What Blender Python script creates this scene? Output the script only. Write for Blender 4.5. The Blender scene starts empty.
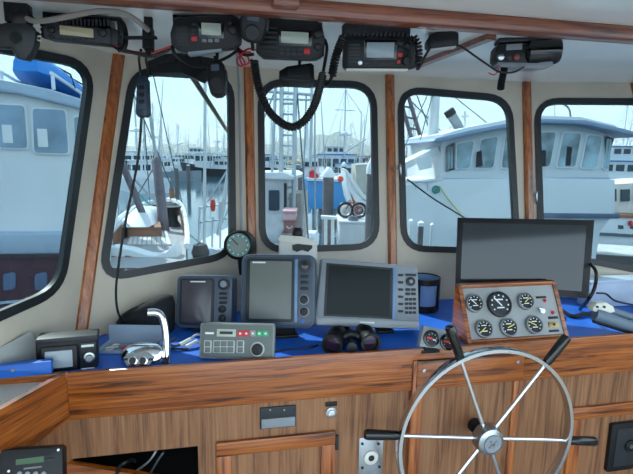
import bpy, bmesh, math, random
import numpy as np
from mathutils import Vector, Matrix, Euler

random.seed(7)
SC = bpy.context.scene
COL = SC.collection
PI = math.pi
def rad(a): return a * PI / 180

# ------------------------------------------------------------------ camera
F = 475.0; CX, CY = 316.5, 237.0            # focal length and centre, pixels of 633 x 474
YAW, PITCH, ROLL = 11.6, 9.6, 0.9
EYE = Vector((0, 0, 1.6))
_y, _p, _r = rad(YAW), rad(PITCH), rad(ROLL)
FW = Vector((math.sin(_y) * math.cos(_p), math.cos(_y) * math.cos(_p), -math.sin(_p)))
_rt = Vector((math.cos(_y), -math.sin(_y), 0)); _up = _rt.cross(FW)
RT = _rt * math.cos(_r) + _up * math.sin(_r)
UP = _up * math.cos(_r) - _rt * math.sin(_r)
cam = bpy.data.cameras.new('camera'); cam_o = bpy.data.objects.new('camera', cam); COL.objects.link(cam_o)
cam.sensor_fit = 'HORIZONTAL'; cam.sensor_width = 36; cam.lens = 36 * F / 633
cam.clip_start = 0.02; cam.clip_end = 9000
cam_o.matrix_world = Matrix(((RT.x, UP.x, -FW.x, EYE.x), (RT.y, UP.y, -FW.y, EYE.y), (RT.z, UP.z, -FW.z, EYE.z), (0, 0, 0, 1)))
SC.camera = cam_o

# ------------------------------------------------------------------ sky, sun, exposure
SC.view_settings.view_transform = 'Standard'; SC.view_settings.look = 'None'
SC.view_settings.gamma = 1; SC.view_settings.use_curve_mapping = False
SC.view_settings.exposure = 1.72
W = bpy.data.worlds.new('sky'); SC.world = W; W.use_nodes = True
nt = W.node_tree; nt.nodes.clear()
wo = nt.nodes.new('ShaderNodeOutputWorld'); bg = nt.nodes.new('ShaderNodeBackground')
tc = nt.nodes.new('ShaderNodeTexCoord'); sx = nt.nodes.new('ShaderNodeSeparateXYZ'); cr = nt.nodes.new('ShaderNodeValToRGB')
nt.links.new(tc.outputs['Generated'], sx.inputs[0]); nt.links.new(sx.outputs['Z'], cr.inputs[0])
cr.color_ramp.elements[0].position = 0.0; cr.color_ramp.elements[0].color = (0.74, 0.88, 0.94, 1)
cr.color_ramp.elements[1].position = 1.0; cr.color_ramp.elements[1].color = (0.54, 0.66, 0.83, 1)
e = cr.color_ramp.elements.new(0.25); e.color = (0.60, 0.78, 0.91, 1)
nt.links.new(cr.outputs[0], bg.inputs['Color']); bg.inputs['Strength'].default_value = 1.35
nt.links.new(bg.outputs[0], wo.inputs['Surface'])
sun = bpy.data.lights.new('sun_offscreen', 'SUN'); sun.energy = 5.2; sun.angle = rad(0.6); sun.color = (1.0, 0.95, 0.86)
sun_o = bpy.data.objects.new('sun_offscreen', sun); COL.objects.link(sun_o)
SUN_AZ, SUN_EL = -34, 46                     # degrees right of the bow, above the horizon
_d = Vector((math.sin(rad(SUN_AZ)) * math.cos(rad(SUN_EL)), math.cos(rad(SUN_AZ)) * math.cos(rad(SUN_EL)), math.sin(rad(SUN_EL))))
sun_o.rotation_euler = _d.to_track_quat('Z', 'Y').to_euler(); sun_o.location = (0, 0, 30)

# ------------------------------------------------------------------ pixel geometry
def ray(px, py): return RT * ((px - CX) / F) - UP * ((py - CY) / F) + FW
def at(px, py, d): return EYE + ray(px, py) * d                 # d = distance along the camera axis
def onZ(px, py, z):
    r = ray(px, py); return EYE + r * ((z - EYE.z) / r.z)
def onY(px, py, y):
    r = ray(px, py); return EYE + r * (y / r.y)

# ------------------------------------------------------------------ materials
def lin(c):
    if isinstance(c, str):
        c = tuple(int(c[i:i + 2], 16) / 255 for i in (1, 3, 5))
        return tuple(((v + 0.055) / 1.055) ** 2.4 if v > 0.04045 else v / 12.92 for v in c)
    return c
MATS = {}
def M(name, col, rough=0.5, metal=0.0, var=0.12, scale=6.0, bump=0.0, coat=0.0, stretch=(1, 1, 1), spec=0.5):
    if name in MATS: return MATS[name]
    m = bpy.data.materials.new(name); m.use_nodes = True; t = m.node_tree; b = t.nodes['Principled BSDF']
    c = lin(col)
    co = t.nodes.new('ShaderNodeTexCoord'); mp = t.nodes.new('ShaderNodeMapping'); no = t.nodes.new('ShaderNodeTexNoise'); rp = t.nodes.new('ShaderNodeValToRGB')
    mp.inputs['Scale'].default_value = stretch; no.inputs['Scale'].default_value = scale; no.inputs['Detail'].default_value = 5
    t.links.new(co.outputs['Object'], mp.inputs[0]); t.links.new(mp.outputs[0], no.inputs['Vector']); t.links.new(no.outputs['Fac'], rp.inputs[0])
    rp.color_ramp.elements[0].position = 0.3; rp.color_ramp.elements[1].position = 0.7
    rp.color_ramp.elements[0].color = tuple(v * (1 - var) for v in c) + (1,)
    rp.color_ramp.elements[1].color = tuple(min(1, v * (1 + var)) for v in c) + (1,)
    t.links.new(rp.outputs[0], b.inputs['Base Color'])
    b.inputs['Roughness'].default_value = rough; b.inputs['Metallic'].default_value = metal
    b.inputs['Coat Weight'].default_value = coat; b.inputs['Coat Roughness'].default_value = 0.08
    b.inputs['Specular IOR Level'].default_value = spec
    if bump:
        bn = t.nodes.new('ShaderNodeBump'); bn.inputs['Strength'].default_value = bump; bn.inputs['Distance'].default_value = 0.01
        t.links.new(no.outputs['Fac'], bn.inputs['Height']); t.links.new(bn.outputs[0], b.inputs['Normal'])
    MATS[name] = m; return m
def WOOD(name, dark, mid, light, stretch, scale=5.0, rough=0.35, coat=0.4, dist=1.2, lines=0.8):
    m = bpy.data.materials.new(name); m.use_nodes = True; t = m.node_tree; b = t.nodes['Principled BSDF']
    co = t.nodes.new('ShaderNodeTexCoord'); mp = t.nodes.new('ShaderNodeMapping'); no = t.nodes.new('ShaderNodeTexNoise'); rp = t.nodes.new('ShaderNodeValToRGB')
    mp.inputs['Scale'].default_value = stretch
    no.inputs['Scale'].default_value = scale; no.inputs['Detail'].default_value = 9; no.inputs['Roughness'].default_value = 0.62; no.inputs['Distortion'].default_value = dist
    t.links.new(co.outputs['Object'], mp.inputs[0]); t.links.new(mp.outputs[0], no.inputs['Vector']); t.links.new(no.outputs['Fac'], rp.inputs[0])
    rp.color_ramp.elements[0].position = 0.34; rp.color_ramp.elements[0].color = lin(dark) + (1,)
    rp.color_ramp.elements[1].position = 0.68; rp.color_ramp.elements[1].color = lin(light) + (1,)
    e = rp.color_ramp.elements.new(0.47); e.color = lin(mid) + (1,)
    mp2 = t.nodes.new('ShaderNodeMapping'); mp2.inputs['Scale'].default_value = tuple(v * (6.0 if v > 3 else 1.6) for v in stretch); n2 = t.nodes.new('ShaderNodeTexNoise'); n2.inputs['Scale'].default_value = 3; n2.inputs['Detail'].default_value = 3; n2.inputs['Distortion'].default_value = 0.5
    r2 = t.nodes.new('ShaderNodeValToRGB'); r2.color_ramp.elements[0].position = 0.36; r2.color_ramp.elements[0].color = (0.42, 0.36, 0.32, 1); r2.color_ramp.elements[1].position = 0.5; r2.color_ramp.elements[1].color = (1, 1, 1, 1)
    mu = t.nodes.new('ShaderNodeMix'); mu.data_type = 'RGBA'; mu.blend_type = 'MULTIPLY'; mu.inputs['Factor'].default_value = lines
    t.links.new(co.outputs['Object'], mp2.inputs[0]); t.links.new(mp2.outputs[0], n2.inputs['Vector']); t.links.new(n2.outputs['Fac'], r2.inputs[0])
    t.links.new(rp.outputs[0], mu.inputs[6]); t.links.new(r2.outputs[0], mu.inputs[7]); t.links.new(mu.outputs[2], b.inputs['Base Color'])
    bn = t.nodes.new('ShaderNodeBump'); bn.inputs['Strength'].default_value = 0.15; bn.inputs['Distance'].default_value = 0.004
    t.links.new(no.outputs['Fac'], bn.inputs['Height']); t.links.new(bn.outputs[0], b.inputs['Normal'])
    b.inputs['Roughness'].default_value = rough; b.inputs['Coat Weight'].default_value = coat; b.inputs['Coat Roughness'].default_value = 0.12
    MATS[name] = m; return m
def GLASS(name, tint, gloss=0.05):
    m = bpy.data.materials.new(name); m.use_nodes = True; t = m.node_tree; t.nodes.remove(t.nodes['Principled BSDF'])
    o = t.nodes['Material Output']; tr = t.nodes.new('ShaderNodeBsdfTransparent'); gl = t.nodes.new('ShaderNodeBsdfGlossy'); mx = t.nodes.new('ShaderNodeMixShader')
    tr.inputs[0].default_value = tuple(tint) + (1,); gl.inputs['Roughness'].default_value = 0.02; mx.inputs[0].default_value = gloss
    t.links.new(tr.outputs[0], mx.inputs[1]); t.links.new(gl.outputs[0], mx.inputs[2]); t.links.new(mx.outputs[0], o.inputs['Surface'])
    MATS[name] = m; return m
def EMIT(name, col, st):
    m = M(name, col, 0.3, var=0.02); b = m.node_tree.nodes['Principled BSDF']
    b.inputs['Emission Color'].default_value = lin(col) + (1,); b.inputs['Emission Strength'].default_value = st; return m

rail_wood = WOOD('varnished_rail_wood', '#401905', '#914a15', '#b06527', (0.7, 14, 14), 3.6, dist=0.9)
ret_wood = WOOD('varnished_return_wood', '#401905', '#914a15', '#b06527', (1.2, 0.7, 14), 3.6, dist=0.9)
trim_wood = WOOD('varnished_upright_wood', '#5a2a10', '#9a5020', '#b86f30', (14, 14, 0.8), 3.6, dist=0.8, lines=0.45)
beam_wood = WOOD('varnished_beam_wood', '#522513', '#84432a', '#9c5937', (0.7, 14, 14), 3.6)
ply_wood = WOOD('plain_plywood', '#5c3a24', '#855838', '#996c48', (14, 14, 0.6), 4.0, rough=0.55, coat=0.1, dist=0.6, lines=0.35)
cream = M('cream_painted_wall', '#c2b7a6', 0.5, var=0.15, scale=3.5, bump=0.1)
white_ceil = M('white_gloss_headliner', '#eeeeea', 0.22, var=0.05, scale=2.5, coat=0.3)
rubber = M('black_rubber', '#15191c', 0.45, var=0.2, scale=20)
black = M('black_plastic', '#0f1013', 0.45, var=0.15, scale=25, spec=.35)
black_soft = M('matt_black_cloth', '#14161c', 0.9, var=0.3, scale=14, bump=0.3)
black_glossy = M('glossy_black_plastic', '#0d0e10', 0.12, var=0.1)
dark_grey = M('dark_grey_plastic', '#24272c', 0.45, var=0.1, spec=.35)
slate = M('slate_blue_grey_plastic', '#3d4a5c', 0.42, var=0.08)
silver = M('silver_grey_plastic', '#7d838a', 0.4, var=0.06)
pale_grey = M('pale_grey_plastic', '#b4b8b8', 0.45, var=0.08)
off_white = M('off_white_plastic', '#d4d2c8', 0.45, var=0.08)
gauge_rim = M('dull_gauge_rim', '#85888a', 0.45, 0.5, var=0.1)
chrome = M('chrome', '#dde0e4', 0.10, 1.0, var=0.03)
steel = M('brushed_steel', '#a9b0b6', 0.28, 1.0, var=0.08, scale=30)
blue_mat = M('blue_painted_worktop', '#1a5fc4', 0.5, var=0.14, scale=9)
blue_card = M('blue_card', '#1a62c0', 0.5, var=0.1)
red = M('red_plastic', '#c8202c', 0.4, var=0.05)
green = M('green_plastic', '#27a06b', 0.4, var=0.05)
lcd = M('pale_lcd', '#aab3a5', 0.25, var=0.06)
lcd_tan = M('tan_lcd', '#a89c7c', 0.25, var=0.05)
lcd_grey = M('grey_blue_lcd', '#8d9aa3', 0.2, var=0.05)
scr_dark = M('dark_screen', '#14191b', 0.10, var=0.1, spec=.2)
scr_grey = M('grey_screen', '#6a6d68', 0.3, var=0.06, spec=.25)
scr_brown = M('brown_grey_screen', '#443f45', 0.22, var=0.08)
white_paint = M('white_marine_paint', '#dfe3e6', 0.4, var=0.04, scale=1.5)
white_mark = M('white_print', '#d8dcdc', 0.5, var=0.02)
GLASS('wheelhouse_glass', (0.49, 0.55, 0.563), 0.012)  # clear panes; dark bluish tint added to dim and cool the outside light

# ------------------------------------------------------------------ mesh building
class MB:
    def __init__(s): s.v = []; s.f = []
    def add(s, vs, fs, mtx=None):
        n = len(s.v)
        s.v += [tuple(mtx @ Vector(v)) if mtx else tuple(v) for v in vs]
        s.f += [tuple(i + n for i in f) for f in fs]; return s
    def bm(s, b, mtx=None):
        b.verts.index_update(); s.add([v.co.copy() for v in b.verts], [[v.index for v in f.verts] for f in b.faces], mtx); b.free(); return s
    def box(s, a, c, bev=0.0, seg=2, mtx=None):
        b = bmesh.new(); bmesh.ops.create_cube(b, size=1)
        for v in b.verts: v.co = Vector([(a[i] + c[i]) / 2 + v.co[i] * abs(c[i] - a[i]) for i in range(3)])
        if bev: bmesh.ops.bevel(b, geom=b.edges[:], offset=min(bev, 0.49 * min(abs(c[i] - a[i]) for i in range(3))), segments=seg, affect='EDGES', profile=0.5)
        return s.bm(b, mtx)
    def prism(s, poly, y0, y1, bev=0.0, seg=2, mtx=None):
        """poly in (x,z), extruded along y; y0 is the front"""
        b = bmesh.new(); n = len(poly)
        a = [b.verts.new((x, y0, z)) for x, z in poly]; c = [b.verts.new((x, y1, z)) for x, z in poly]
        b.faces.new(a); b.faces.new(c[::-1])
        for i in range(n): b.faces.new((a[i], c[i], c[(i + 1) % n], a[(i + 1) % n]))
        bmesh.ops.recalc_face_normals(b, faces=b.faces[:])
        if bev:
            ed = [e for e in b.edges if len({round(v.co.y, 6) for v in e.verts}) == 1 and abs(e.verts[0].co.y - y0) < 1e-6]
            bmesh.ops.bevel(b, geom=ed, offset=bev, segments=seg, affect='EDGES', profile=0.5)
        return s.bm(b, mtx)
    def rrect(s, x0, x1, z0, z1, r, y0, y1, bev=0.0):
        return s.prism(rr(x0, x1, z0, z1, r), y0, y1, bev)
    def slab(s, poly, z0, z1):
        """poly in (x,y), extruded along z"""
        n = len(poly); v = [(x, y, z0) for x, y in poly] + [(x, y, z1) for x, y in poly]
        f = [tuple(range(n))[::-1], tuple(range(n, 2 * n))] + [(i, (i + 1) % n, n + (i + 1) % n, n + i) for i in range(n)]
        return s.add(v, f)
    def cyl(s, p, q, r0, r1=None, n=20, bev=0.0):
        r1 = r0 if r1 is None else r1
        p, q = Vector(p), Vector(q); d = q - p; b = bmesh.new()
        bmesh.ops.create_cone(b, cap_ends=True, segments=n, radius1=r0, radius2=r1, depth=d.length)
        if bev:
            ed = [e for e in b.edges if abs(e.verts[0].co.z - e.verts[1].co.z) < 1e-6]
            bmesh.ops.bevel(b, geom=ed, offset=bev, segments=2, affect='EDGES', profile=0.5)
        m = Matrix.Translation((p + q) / 2) @ d.to_track_quat('Z', 'Y').to_matrix().to_4x4()
        return s.bm(b, m)
    def tube(s, pts, r, n=8, caps=True):
        pts = [Vector(p) for p in pts]; k = len(pts); rs = r if isinstance(r, (list, tuple)) else [r] * k
        t0 = (pts[1] - pts[0]).normalized(); a = t0.orthogonal().normalized(); vs = []; fs = []
        for i, p in enumerate(pts):
            t = (pts[min(i + 1, k - 1)] - pts[max(i - 1, 0)]).normalized()
            a = (a - t * a.dot(t)); a = a.normalized() if a.length > 1e-6 else t.orthogonal().normalized(); c = t.cross(a)
            vs += [p + (a * math.cos(2 * PI * j / n) + c * math.sin(2 * PI * j / n)) * rs[i] for j in range(n)]
        for i in range(k - 1):
            for j in range(n):
                fs.append((i * n + j, i * n + (j + 1) % n, (i + 1) * n + (j + 1) % n, (i + 1) * n + j))
        if caps: fs += [tuple(range(n))[::-1], tuple(range((k - 1) * n, k * n))]
        return s.add(vs, fs)
    def lathe(s, prof, c, axis='Y', n=28):
        """prof: (radius, height along axis)"""
        vs = []; fs = []
        for r, h in prof:
            for j in range(n):
                x, z = r * math.cos(2 * PI * j / n), r * math.sin(2 * PI * j / n)
                p = (x, h, z) if axis == 'Y' else ((x, z, h) if axis == 'Z' else (h, x, z))
                vs.append((c[0] + p[0], c[1] + p[1], c[2] + p[2]))
        for i in range(len(prof) - 1):
            for j in range(n): fs.append((i * n + j, i * n + (j + 1) % n, (i + 1) * n + (j + 1) % n, (i + 1) * n + j))
        closed = math.dist(prof[0], prof[-1]) < 1e-7
        if prof[0][0] > 1e-5 and not closed: fs.append(tuple(range(n))[::-1])
        if prof[-1][0] > 1e-5 and not closed: fs.append(tuple(range((len(prof) - 1) * n, len(prof) * n)))
        return s.add(vs, fs)
    def torus(s, c, R, r, axis='Y', n=40, m=10, sq=1.0):
        pr = [(R + r * math.cos(2 * PI * k / m), sq * r * math.sin(2 * PI * k / m)) for k in range(m + 1)]
        return s.lathe(pr, c, axis, n)
    def go(s, name, mat, parent=None, smooth=40):
        me = bpy.data.meshes.new(name); me.from_pydata(s.v, [], s.f); me.validate()
        b = bmesh.new(); b.from_mesh(me); bmesh.ops.remove_doubles(b, verts=b.verts[:], dist=1e-5); bmesh.ops.recalc_face_normals(b, faces=b.faces[:]); b.to_mesh(me); b.free()
        if smooth: me.shade_smooth(); me.set_sharp_from_angle(angle=rad(smooth))
        me.materials.append(MATS[mat] if isinstance(mat, str) else mat)
        o = bpy.data.objects.new(name, me); COL.objects.link(o); o.parent = parent; return o
def rr(x0, x1, z0, z1, r, k=5):
    r = min(r, abs(x1 - x0) * 0.49, abs(z1 - z0) * 0.49); p = []
    for cx, cz, a in ((x1 - r, z1 - r, 0), (x0 + r, z1 - r, 90), (x0 + r, z0 + r, 180), (x1 - r, z0 + r, 270)):
        for i in range(k + 1):
            t = rad(a + 90 * i / k); p.append((cx + r * math.cos(t), cz + r * math.sin(t)))
    return p
def spl(pts, k=8):
    P = [Vector(p) for p in pts]; P = [P[0] * 2 - P[1]] + P + [P[-1] * 2 - P[-2]]; out = []
    for i in range(1, len(P) - 2):
        for j in range(k):
            t = j / k; a, b, c, d = P[i - 1:i + 3]
            out.append(0.5 * ((2 * b) + (c - a) * t + (2 * a - 5 * b + 4 * c - d) * t * t + (3 * b - a - 3 * c + d) * t ** 3))
    return out + [P[-2]]
def coil(pts, R, turns, k=9):
    """a helix wound along a smooth path"""
    path = spl(pts, 14); n = turns * k; L = [0]
    for i in range(1, len(path)): L.append(L[-1] + (path[i] - path[i - 1]).length)
    out = []; a = None
    for i in range(n + 1):
        s = L[-1] * i / n; j = max(1, next((q for q in range(len(L)) if L[q] >= s - 1e-9), len(L) - 1))
        u = (s - L[j - 1]) / max(1e-9, L[j] - L[j - 1]); p = path[j - 1].lerp(path[j], u); t = (path[j] - path[j - 1]).normalized()
        a = t.orthogonal().normalized() if a is None else (a - t * a.dot(t)).normalized(); c = t.cross(a); w = 2 * PI * i / k
        out.append(p + (a * math.cos(w) + c * math.sin(w)) * R)
    return out

# ------------------------------------------------------------------ things
def tag(o, label, cat, group=None):
    o['label'] = label; o['category'] = cat
    if group: o['group'] = group
    return o
def struct(o, label=None):
    o['kind'] = 'structure'
    if label: o['label'] = label
    return o
def empty(name, mtx=None):
    o = bpy.data.objects.new(name, None); COL.objects.link(o); o.empty_display_size = 0.05
    if mtx: o.matrix_world = mtx
    return o
def thing(name, label, cat, mtx=None, group=None): return tag(empty(name, mtx), label, cat, group)
def copy_tree(o, parent=None):
    c = o.copy(); COL.objects.link(c); c.parent = parent
    for ch in list(o.children): copy_tree(ch, c)
    return c
def rest(t, z=None):
    """flat underside: nothing of a thing reaches below the surface it stands on"""
    z = ZW - 0.0005 if z is None else z; bpy.context.view_layer.update(); st = [t]
    while st:
        o = st.pop(); st += list(o.children)
        if o.type != 'MESH': continue
        mi = o.matrix_world.inverted()
        for v in o.data.vertices:
            w = o.matrix_world @ v.co
            if w.z < z: w.z = z; v.co = mi @ w
class Fr:
    """a local frame (x right, y away, z up) in which photo pixels are read on the plane y = 0"""
    def __init__(s, px, py, d=None, yaw=0, pitch=0, roll=0, base='cam', pos=None):
        s.o = pos if pos is not None else at(px, py, d)
        if base == 'cam': X, Y, Z = RT, FW, UP
        elif base == 'level':
            Y = Vector((FW.x, FW.y, 0)).normalized(); Z = Vector((0, 0, 1)); X = Y.cross(Z)
        else: X, Y, Z = Vector((1, 0, 0)), Vector((0, 1, 0)), Vector((0, 0, 1))
        B = Matrix(((X.x, Y.x, Z.x), (X.y, Y.y, Z.y), (X.z, Y.z, Z.z)))
        Rm = Matrix.Rotation(rad(yaw), 3, 'Z') @ Matrix.Rotation(rad(pitch), 3, 'X') @ Matrix.Rotation(rad(roll), 3, 'Y')
        s.B = B @ Rm; s.M = Matrix.Translation(s.o) @ s.B.to_4x4(); s.Mi = s.M.inverted()
        s.s = (s.o - EYE).dot(FW) / F
    def L(s, px, py, off=0.0, keep=None):
        """pixel -> local point on the plane y = off (keep: then moved along y to that depth)"""
        r = ray(px, py); n = s.B @ Vector((0, 1, 0)); p0 = s.o + n * off
        q = s.Mi @ (EYE + r * ((p0 - EYE).dot(n) / r.dot(n)))
        if keep is not None: q.y = keep
        return q
    def W(s, p): return s.M @ Vector(p)
    def loc(s, wp): return s.Mi @ Vector(wp)
    def thing(s, name, label, cat, group=None): return thing(name, label, cat, s.M, group)
    def ext(s, x0, y0, x1, y1):
        c = s.L((x0 + x1) / 2, (y0 + y1) / 2)
        hw = abs(s.L(x1, (y0 + y1) / 2).x - s.L(x0, (y0 + y1) / 2).x) / 2; hh = abs(s.L((x0 + x1) / 2, y1).z - s.L((x0 + x1) / 2, y0).z) / 2
        return c.x - hw, c.x + hw, c.z - hh, c.z + hh
    def rb(s, name, x0, y0, x1, y1, a, b, mat, par, r=2.0, bev=0.003):
        """rounded box: pixel rectangle, from depth a (front) to b"""
        l, rt_, lo, hi = s.ext(x0, y0, x1, y1)
        return MB().rrect(l, rt_, lo, hi, r * s.s, a, b, bev).go(name, mat, par)
    def disc(s, name, px, py, rp, a, b, mat, par, bev=0.0, n=24):
        c = s.L(px, py); return MB().cyl((c.x, b, c.z), (c.x, a, c.z), rp * s.s, n=n, bev=bev).go(name, mat, par)
    def poly(s, name, pts, a, b, mat, par, bev=0.0, smooth=40):
        q = [s.L(x, y) for x, y in pts]; return MB().prism([(v.x, v.z) for v in q], a, b, bev).go(name, mat, par, smooth)
    def tube(s, name, pts, r, mat, par, k=8, n=8):
        q = [s.L(p[0], p[1], keep=(p[2] if len(p) > 2 else 0)) for p in pts]
        return MB().tube(spl(q, k) if len(q) > 2 else q, r, n).go(name, mat, par)

# ================================================================== the wheelhouse shell
ZD = 0.93                                        # top of the console rail
ZT = 2.0                                         # headliner
BASE = {0: (-0.88, 1.08), 1: (-0.529, 1.859), 2: (0.14, 2.12), 3: (0.82, 2.12), 4: (1.575, 2.12), 5: (2.24, 1.86), 6: (2.43, 1.13)}
TOP = {0: (-0.95, 1.30), 1: (-0.40, 2.176), 2: (0.14, 2.309), 3: (0.825, 2.309), 4: (1.575, 2.309), 5: (2.11, 2.176), 6: (2.46, 1.36)}
ZB = 0.80
def pline(i, z):
    t = (z - ZD) / (ZT - ZD); b, c = BASE[i], TOP[i]
    return Vector((b[0] + (c[0] - b[0]) * t, b[1] + (c[1] - b[1]) * t, z))
def patch(i, j, u, z): return pline(i, z).lerp(pline(j, z), u)
def hit(i, j, px, py):
    """where the ray of a pixel meets the wall between two posts -> (u, z)"""
    r = ray(px, py); u, z, t = 0.5, 1.5, 2.0
    for _ in range(12):
        p = patch(i, j, u, z); e = p - (EYE + r * t)
        du = (patch(i, j, u + 1e-4, z) - p) / 1e-4; dz = (patch(i, j, u, z + 1e-4) - p) / 1e-4
        A = Matrix(((du.x, dz.x, -r.x), (du.y, dz.y, -r.y), (du.z, dz.z, -r.z)))
        d = A.inverted() @ (-e); u += d.x; z += d.y; t += d.z
    return u, z
def nrm(i, j, u, z):
    a = patch(i, j, u + 1e-3, z) - patch(i, j, u - 1e-3, z); b = patch(i, j, u, z + 1e-3) - patch(i, j, u, z - 1e-3)
    return b.cross(a).normalized()           # points outwards (ahead)
def roundpoly(P, r, k=6):
    out = []; n = len(P)
    for i in range(n):
        a, b, c = Vector(P[i - 1]), Vector(P[i]), Vector(P[(i + 1) % n])
        d1 = (a - b).normalized(); d2 = (c - b).normalized(); s, e = b + d1 * r, b + d2 * r
        for q in range(k + 1):
            t = q / k; out.append(tuple(s * (1 - t) ** 2 + b * 2 * t * (1 - t) + e * t * t))
    return out
def dens(P, step=14):
    out = []
    for i in range(len(P)):
        a, b = Vector(P[i]), Vector(P[(i + 1) % len(P)]); n = max(1, int((b - a).length / step))
        out += [tuple(a.lerp(b, q / n)) for q in range(n)]
    return out
WIN = {1: (0, 1, [(-75, 38), (89, 68), (58, 287), (-75, 343)], 24),
       2: (1, 2, [(136.6, 73.5), (228, 79), (230, 252.5), (106, 275)], 21),
       3: (2, 3, [(263.5, 85), (371, 87.5), (374, 244), (265, 247.5)], 21),
       4: (3, 4, [(402.5, 92), (507, 101), (515, 249), (406, 246)], 20),
       5: (4, 5, [(539, 103.5), (652, 104), (660, 272), (544, 250)], 20),
       6: (5, 6, None, 0)}
side_name = {1: 'wall_port_side', 2: 'wall_port_bow', 3: 'wall_front', 4: 'wall_front', 5: 'wall_starboard_bow', 6: 'wall_starboard_side'}
def frame_strip(i, j, ring, w0, w1, y0, y1):
    """closed band on the wall: ring of (u,z), from w0 to w1 metres outside it, y0..y1 along the inward normal"""
    n = len(ring); P = [patch(i, j, *q) for q in ring]; N = [nrm(i, j, *q) for q in ring]; vs = []; fs = []
    cen = sum(P, Vector()) / n
    for a in range(n):
        t = (P[(a + 1) % n] - P[a - 1]).normalized(); o = t.cross(N[a]).normalized()
        if o.dot(P[a] - cen) < 0: o = -o
        inn = -N[a]
        vs += [P[a] + o * w0 + inn * y0, P[a] + o * w0 + inn * y1, P[a] + o * w1 + inn * y1, P[a] + o * w1 + inn * y0]
    for a in range(n):
        b = (a + 1) % n
        for q in range(4): fs.append((a * 4 + q, a * 4 + (q + 1) % 4, b * 4 + (q + 1) % 4, b * 4 + q))
    return MB().add(vs, fs)
for wn, (i, j, px, rp) in WIN.items():
    ring = [hit(i, j, *q) for q in dens(roundpoly(px, rp))] if px else roundpoly([(.1, 1.9), (.92, 1.9), (.92, 1.2), (.1, 1.2)], .09)
    n = len(ring); cu = sum(q[0] for q in ring) / n; cz = sum(q[1] for q in ring) / n
    outer = []
    for u, z in ring:                                                # outwards from the window to the edge of the facet
        du, dz = u - cu, z - cz; k = 1e9
        if du > 1e-9: k = min(k, (1 - cu) / du)
        if du < -1e-9: k = min(k, (0 - cu) / du)
        if dz > 1e-9: k = min(k, (ZT + 0.02 - cz) / dz)
        if dz < -1e-9: k = min(k, (ZB - cz) / dz)
        outer.append((cu + du * k, cz + dz * k))
    vs = []; fs = []
    for lay in (0, 0.014):
        for R_ in (ring, outer): vs += [patch(i, j, *q) + nrm(i, j, *q) * lay for q in R_]
    for a in range(n):
        b = (a + 1) % n
        fs += [(a, b, n + b, n + a), (2 * n + a, 3 * n + a, 3 * n + b, 2 * n + b), (a, 2 * n + a, 2 * n + b, b)]
    # the corners of the facet that the fan of rays cuts off
    m = MB().add(vs, fs)
    for a in range(n):
        b = (a + 1) % n; p, q = outer[a], outer[b]
        sp = ('l' if abs(p[0]) < 1e-6 else 'r' if abs(p[0] - 1) < 1e-6 else 't' if abs(p[1] - ZT - 0.02) < 1e-6 else 'b')
        sq = ('l' if abs(q[0]) < 1e-6 else 'r' if abs(q[0] - 1) < 1e-6 else 't' if abs(q[1] - ZT - 0.02) < 1e-6 else 'b')
        if sp != sq:
            cu_ = 0 if 'l' in sp + sq else 1; cz_ = ZT + 0.02 if 't' in sp + sq else ZB
            for lay in (0, 0.014):
                m.add([patch(i, j, *w) + nrm(i, j, *w) * lay for w in (p, q, (cu_, cz_))], [(0, 1, 2)])
    struct(m.go(side_name[wn], cream, None), 'cream painted wheelhouse wall around a window with a black rubber gasket')
    wroot = struct(empty('window_%d' % wn), 'wheelhouse window in a black rubber gasket')
    frame_strip(i, j, ring, -0.003, 0.028, -0.014, 0.008).go('window_gasket', rubber, wroot, 50)
    pv = [patch(i, j, *q) + nrm(i, j, *q) * 0.007 for q in ring]
    pv2 = [p + nrm(i, j, *q) * 0.004 for p, q in zip(pv, ring)]
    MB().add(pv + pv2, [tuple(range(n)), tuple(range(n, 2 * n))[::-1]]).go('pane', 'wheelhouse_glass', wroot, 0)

def post(name, i, px_top, z0, w=0.046, lab=None):
    c0, c1 = pline(i, z0), pline(i, ZT + 0.01); n = Vector((0, -1, 0.15)).normalized()
    if i == 1: n = Vector((0.55, -1, 0.1)).normalized()
    t = (c1 - c0).normalized(); s = t.cross(n).normalized(); vs = []
    for c in (c0, c1):
        for a, b in ((-1, 0), (-1, 0.6), (-0.6, 1), (0.6, 1), (1, 0.6), (1, 0)): vs.append(c + s * a * w / 2 + n * (b * 0.024 - 0.003))
    fs = [(k, (k + 1) % 6, 6 + (k + 1) % 6, 6 + k) for k in range(6)] + [(0, 1, 2, 3, 4, 5), (6, 7, 8, 9, 10, 11)]
    return struct(MB().add(vs, fs).go(name, trim_wood, None), lab)
post('trim_1', 1, None, 0.93, 0.05, 'varnished wooden corner post between the side window and the bow window')
post('trim_2', 2, None, 0.93, 0.043, 'varnished wooden window post beside the round gauge')
post('trim_3', 3, None, 0.93, 0.043, 'varnished wooden window post behind the wide plotter')
post('trim_4', 4, None, 0.93, 0.046, 'varnished wooden window post behind the flat monitor')
post('trim_5', 5, None, 0.93, 0.046)

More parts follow.
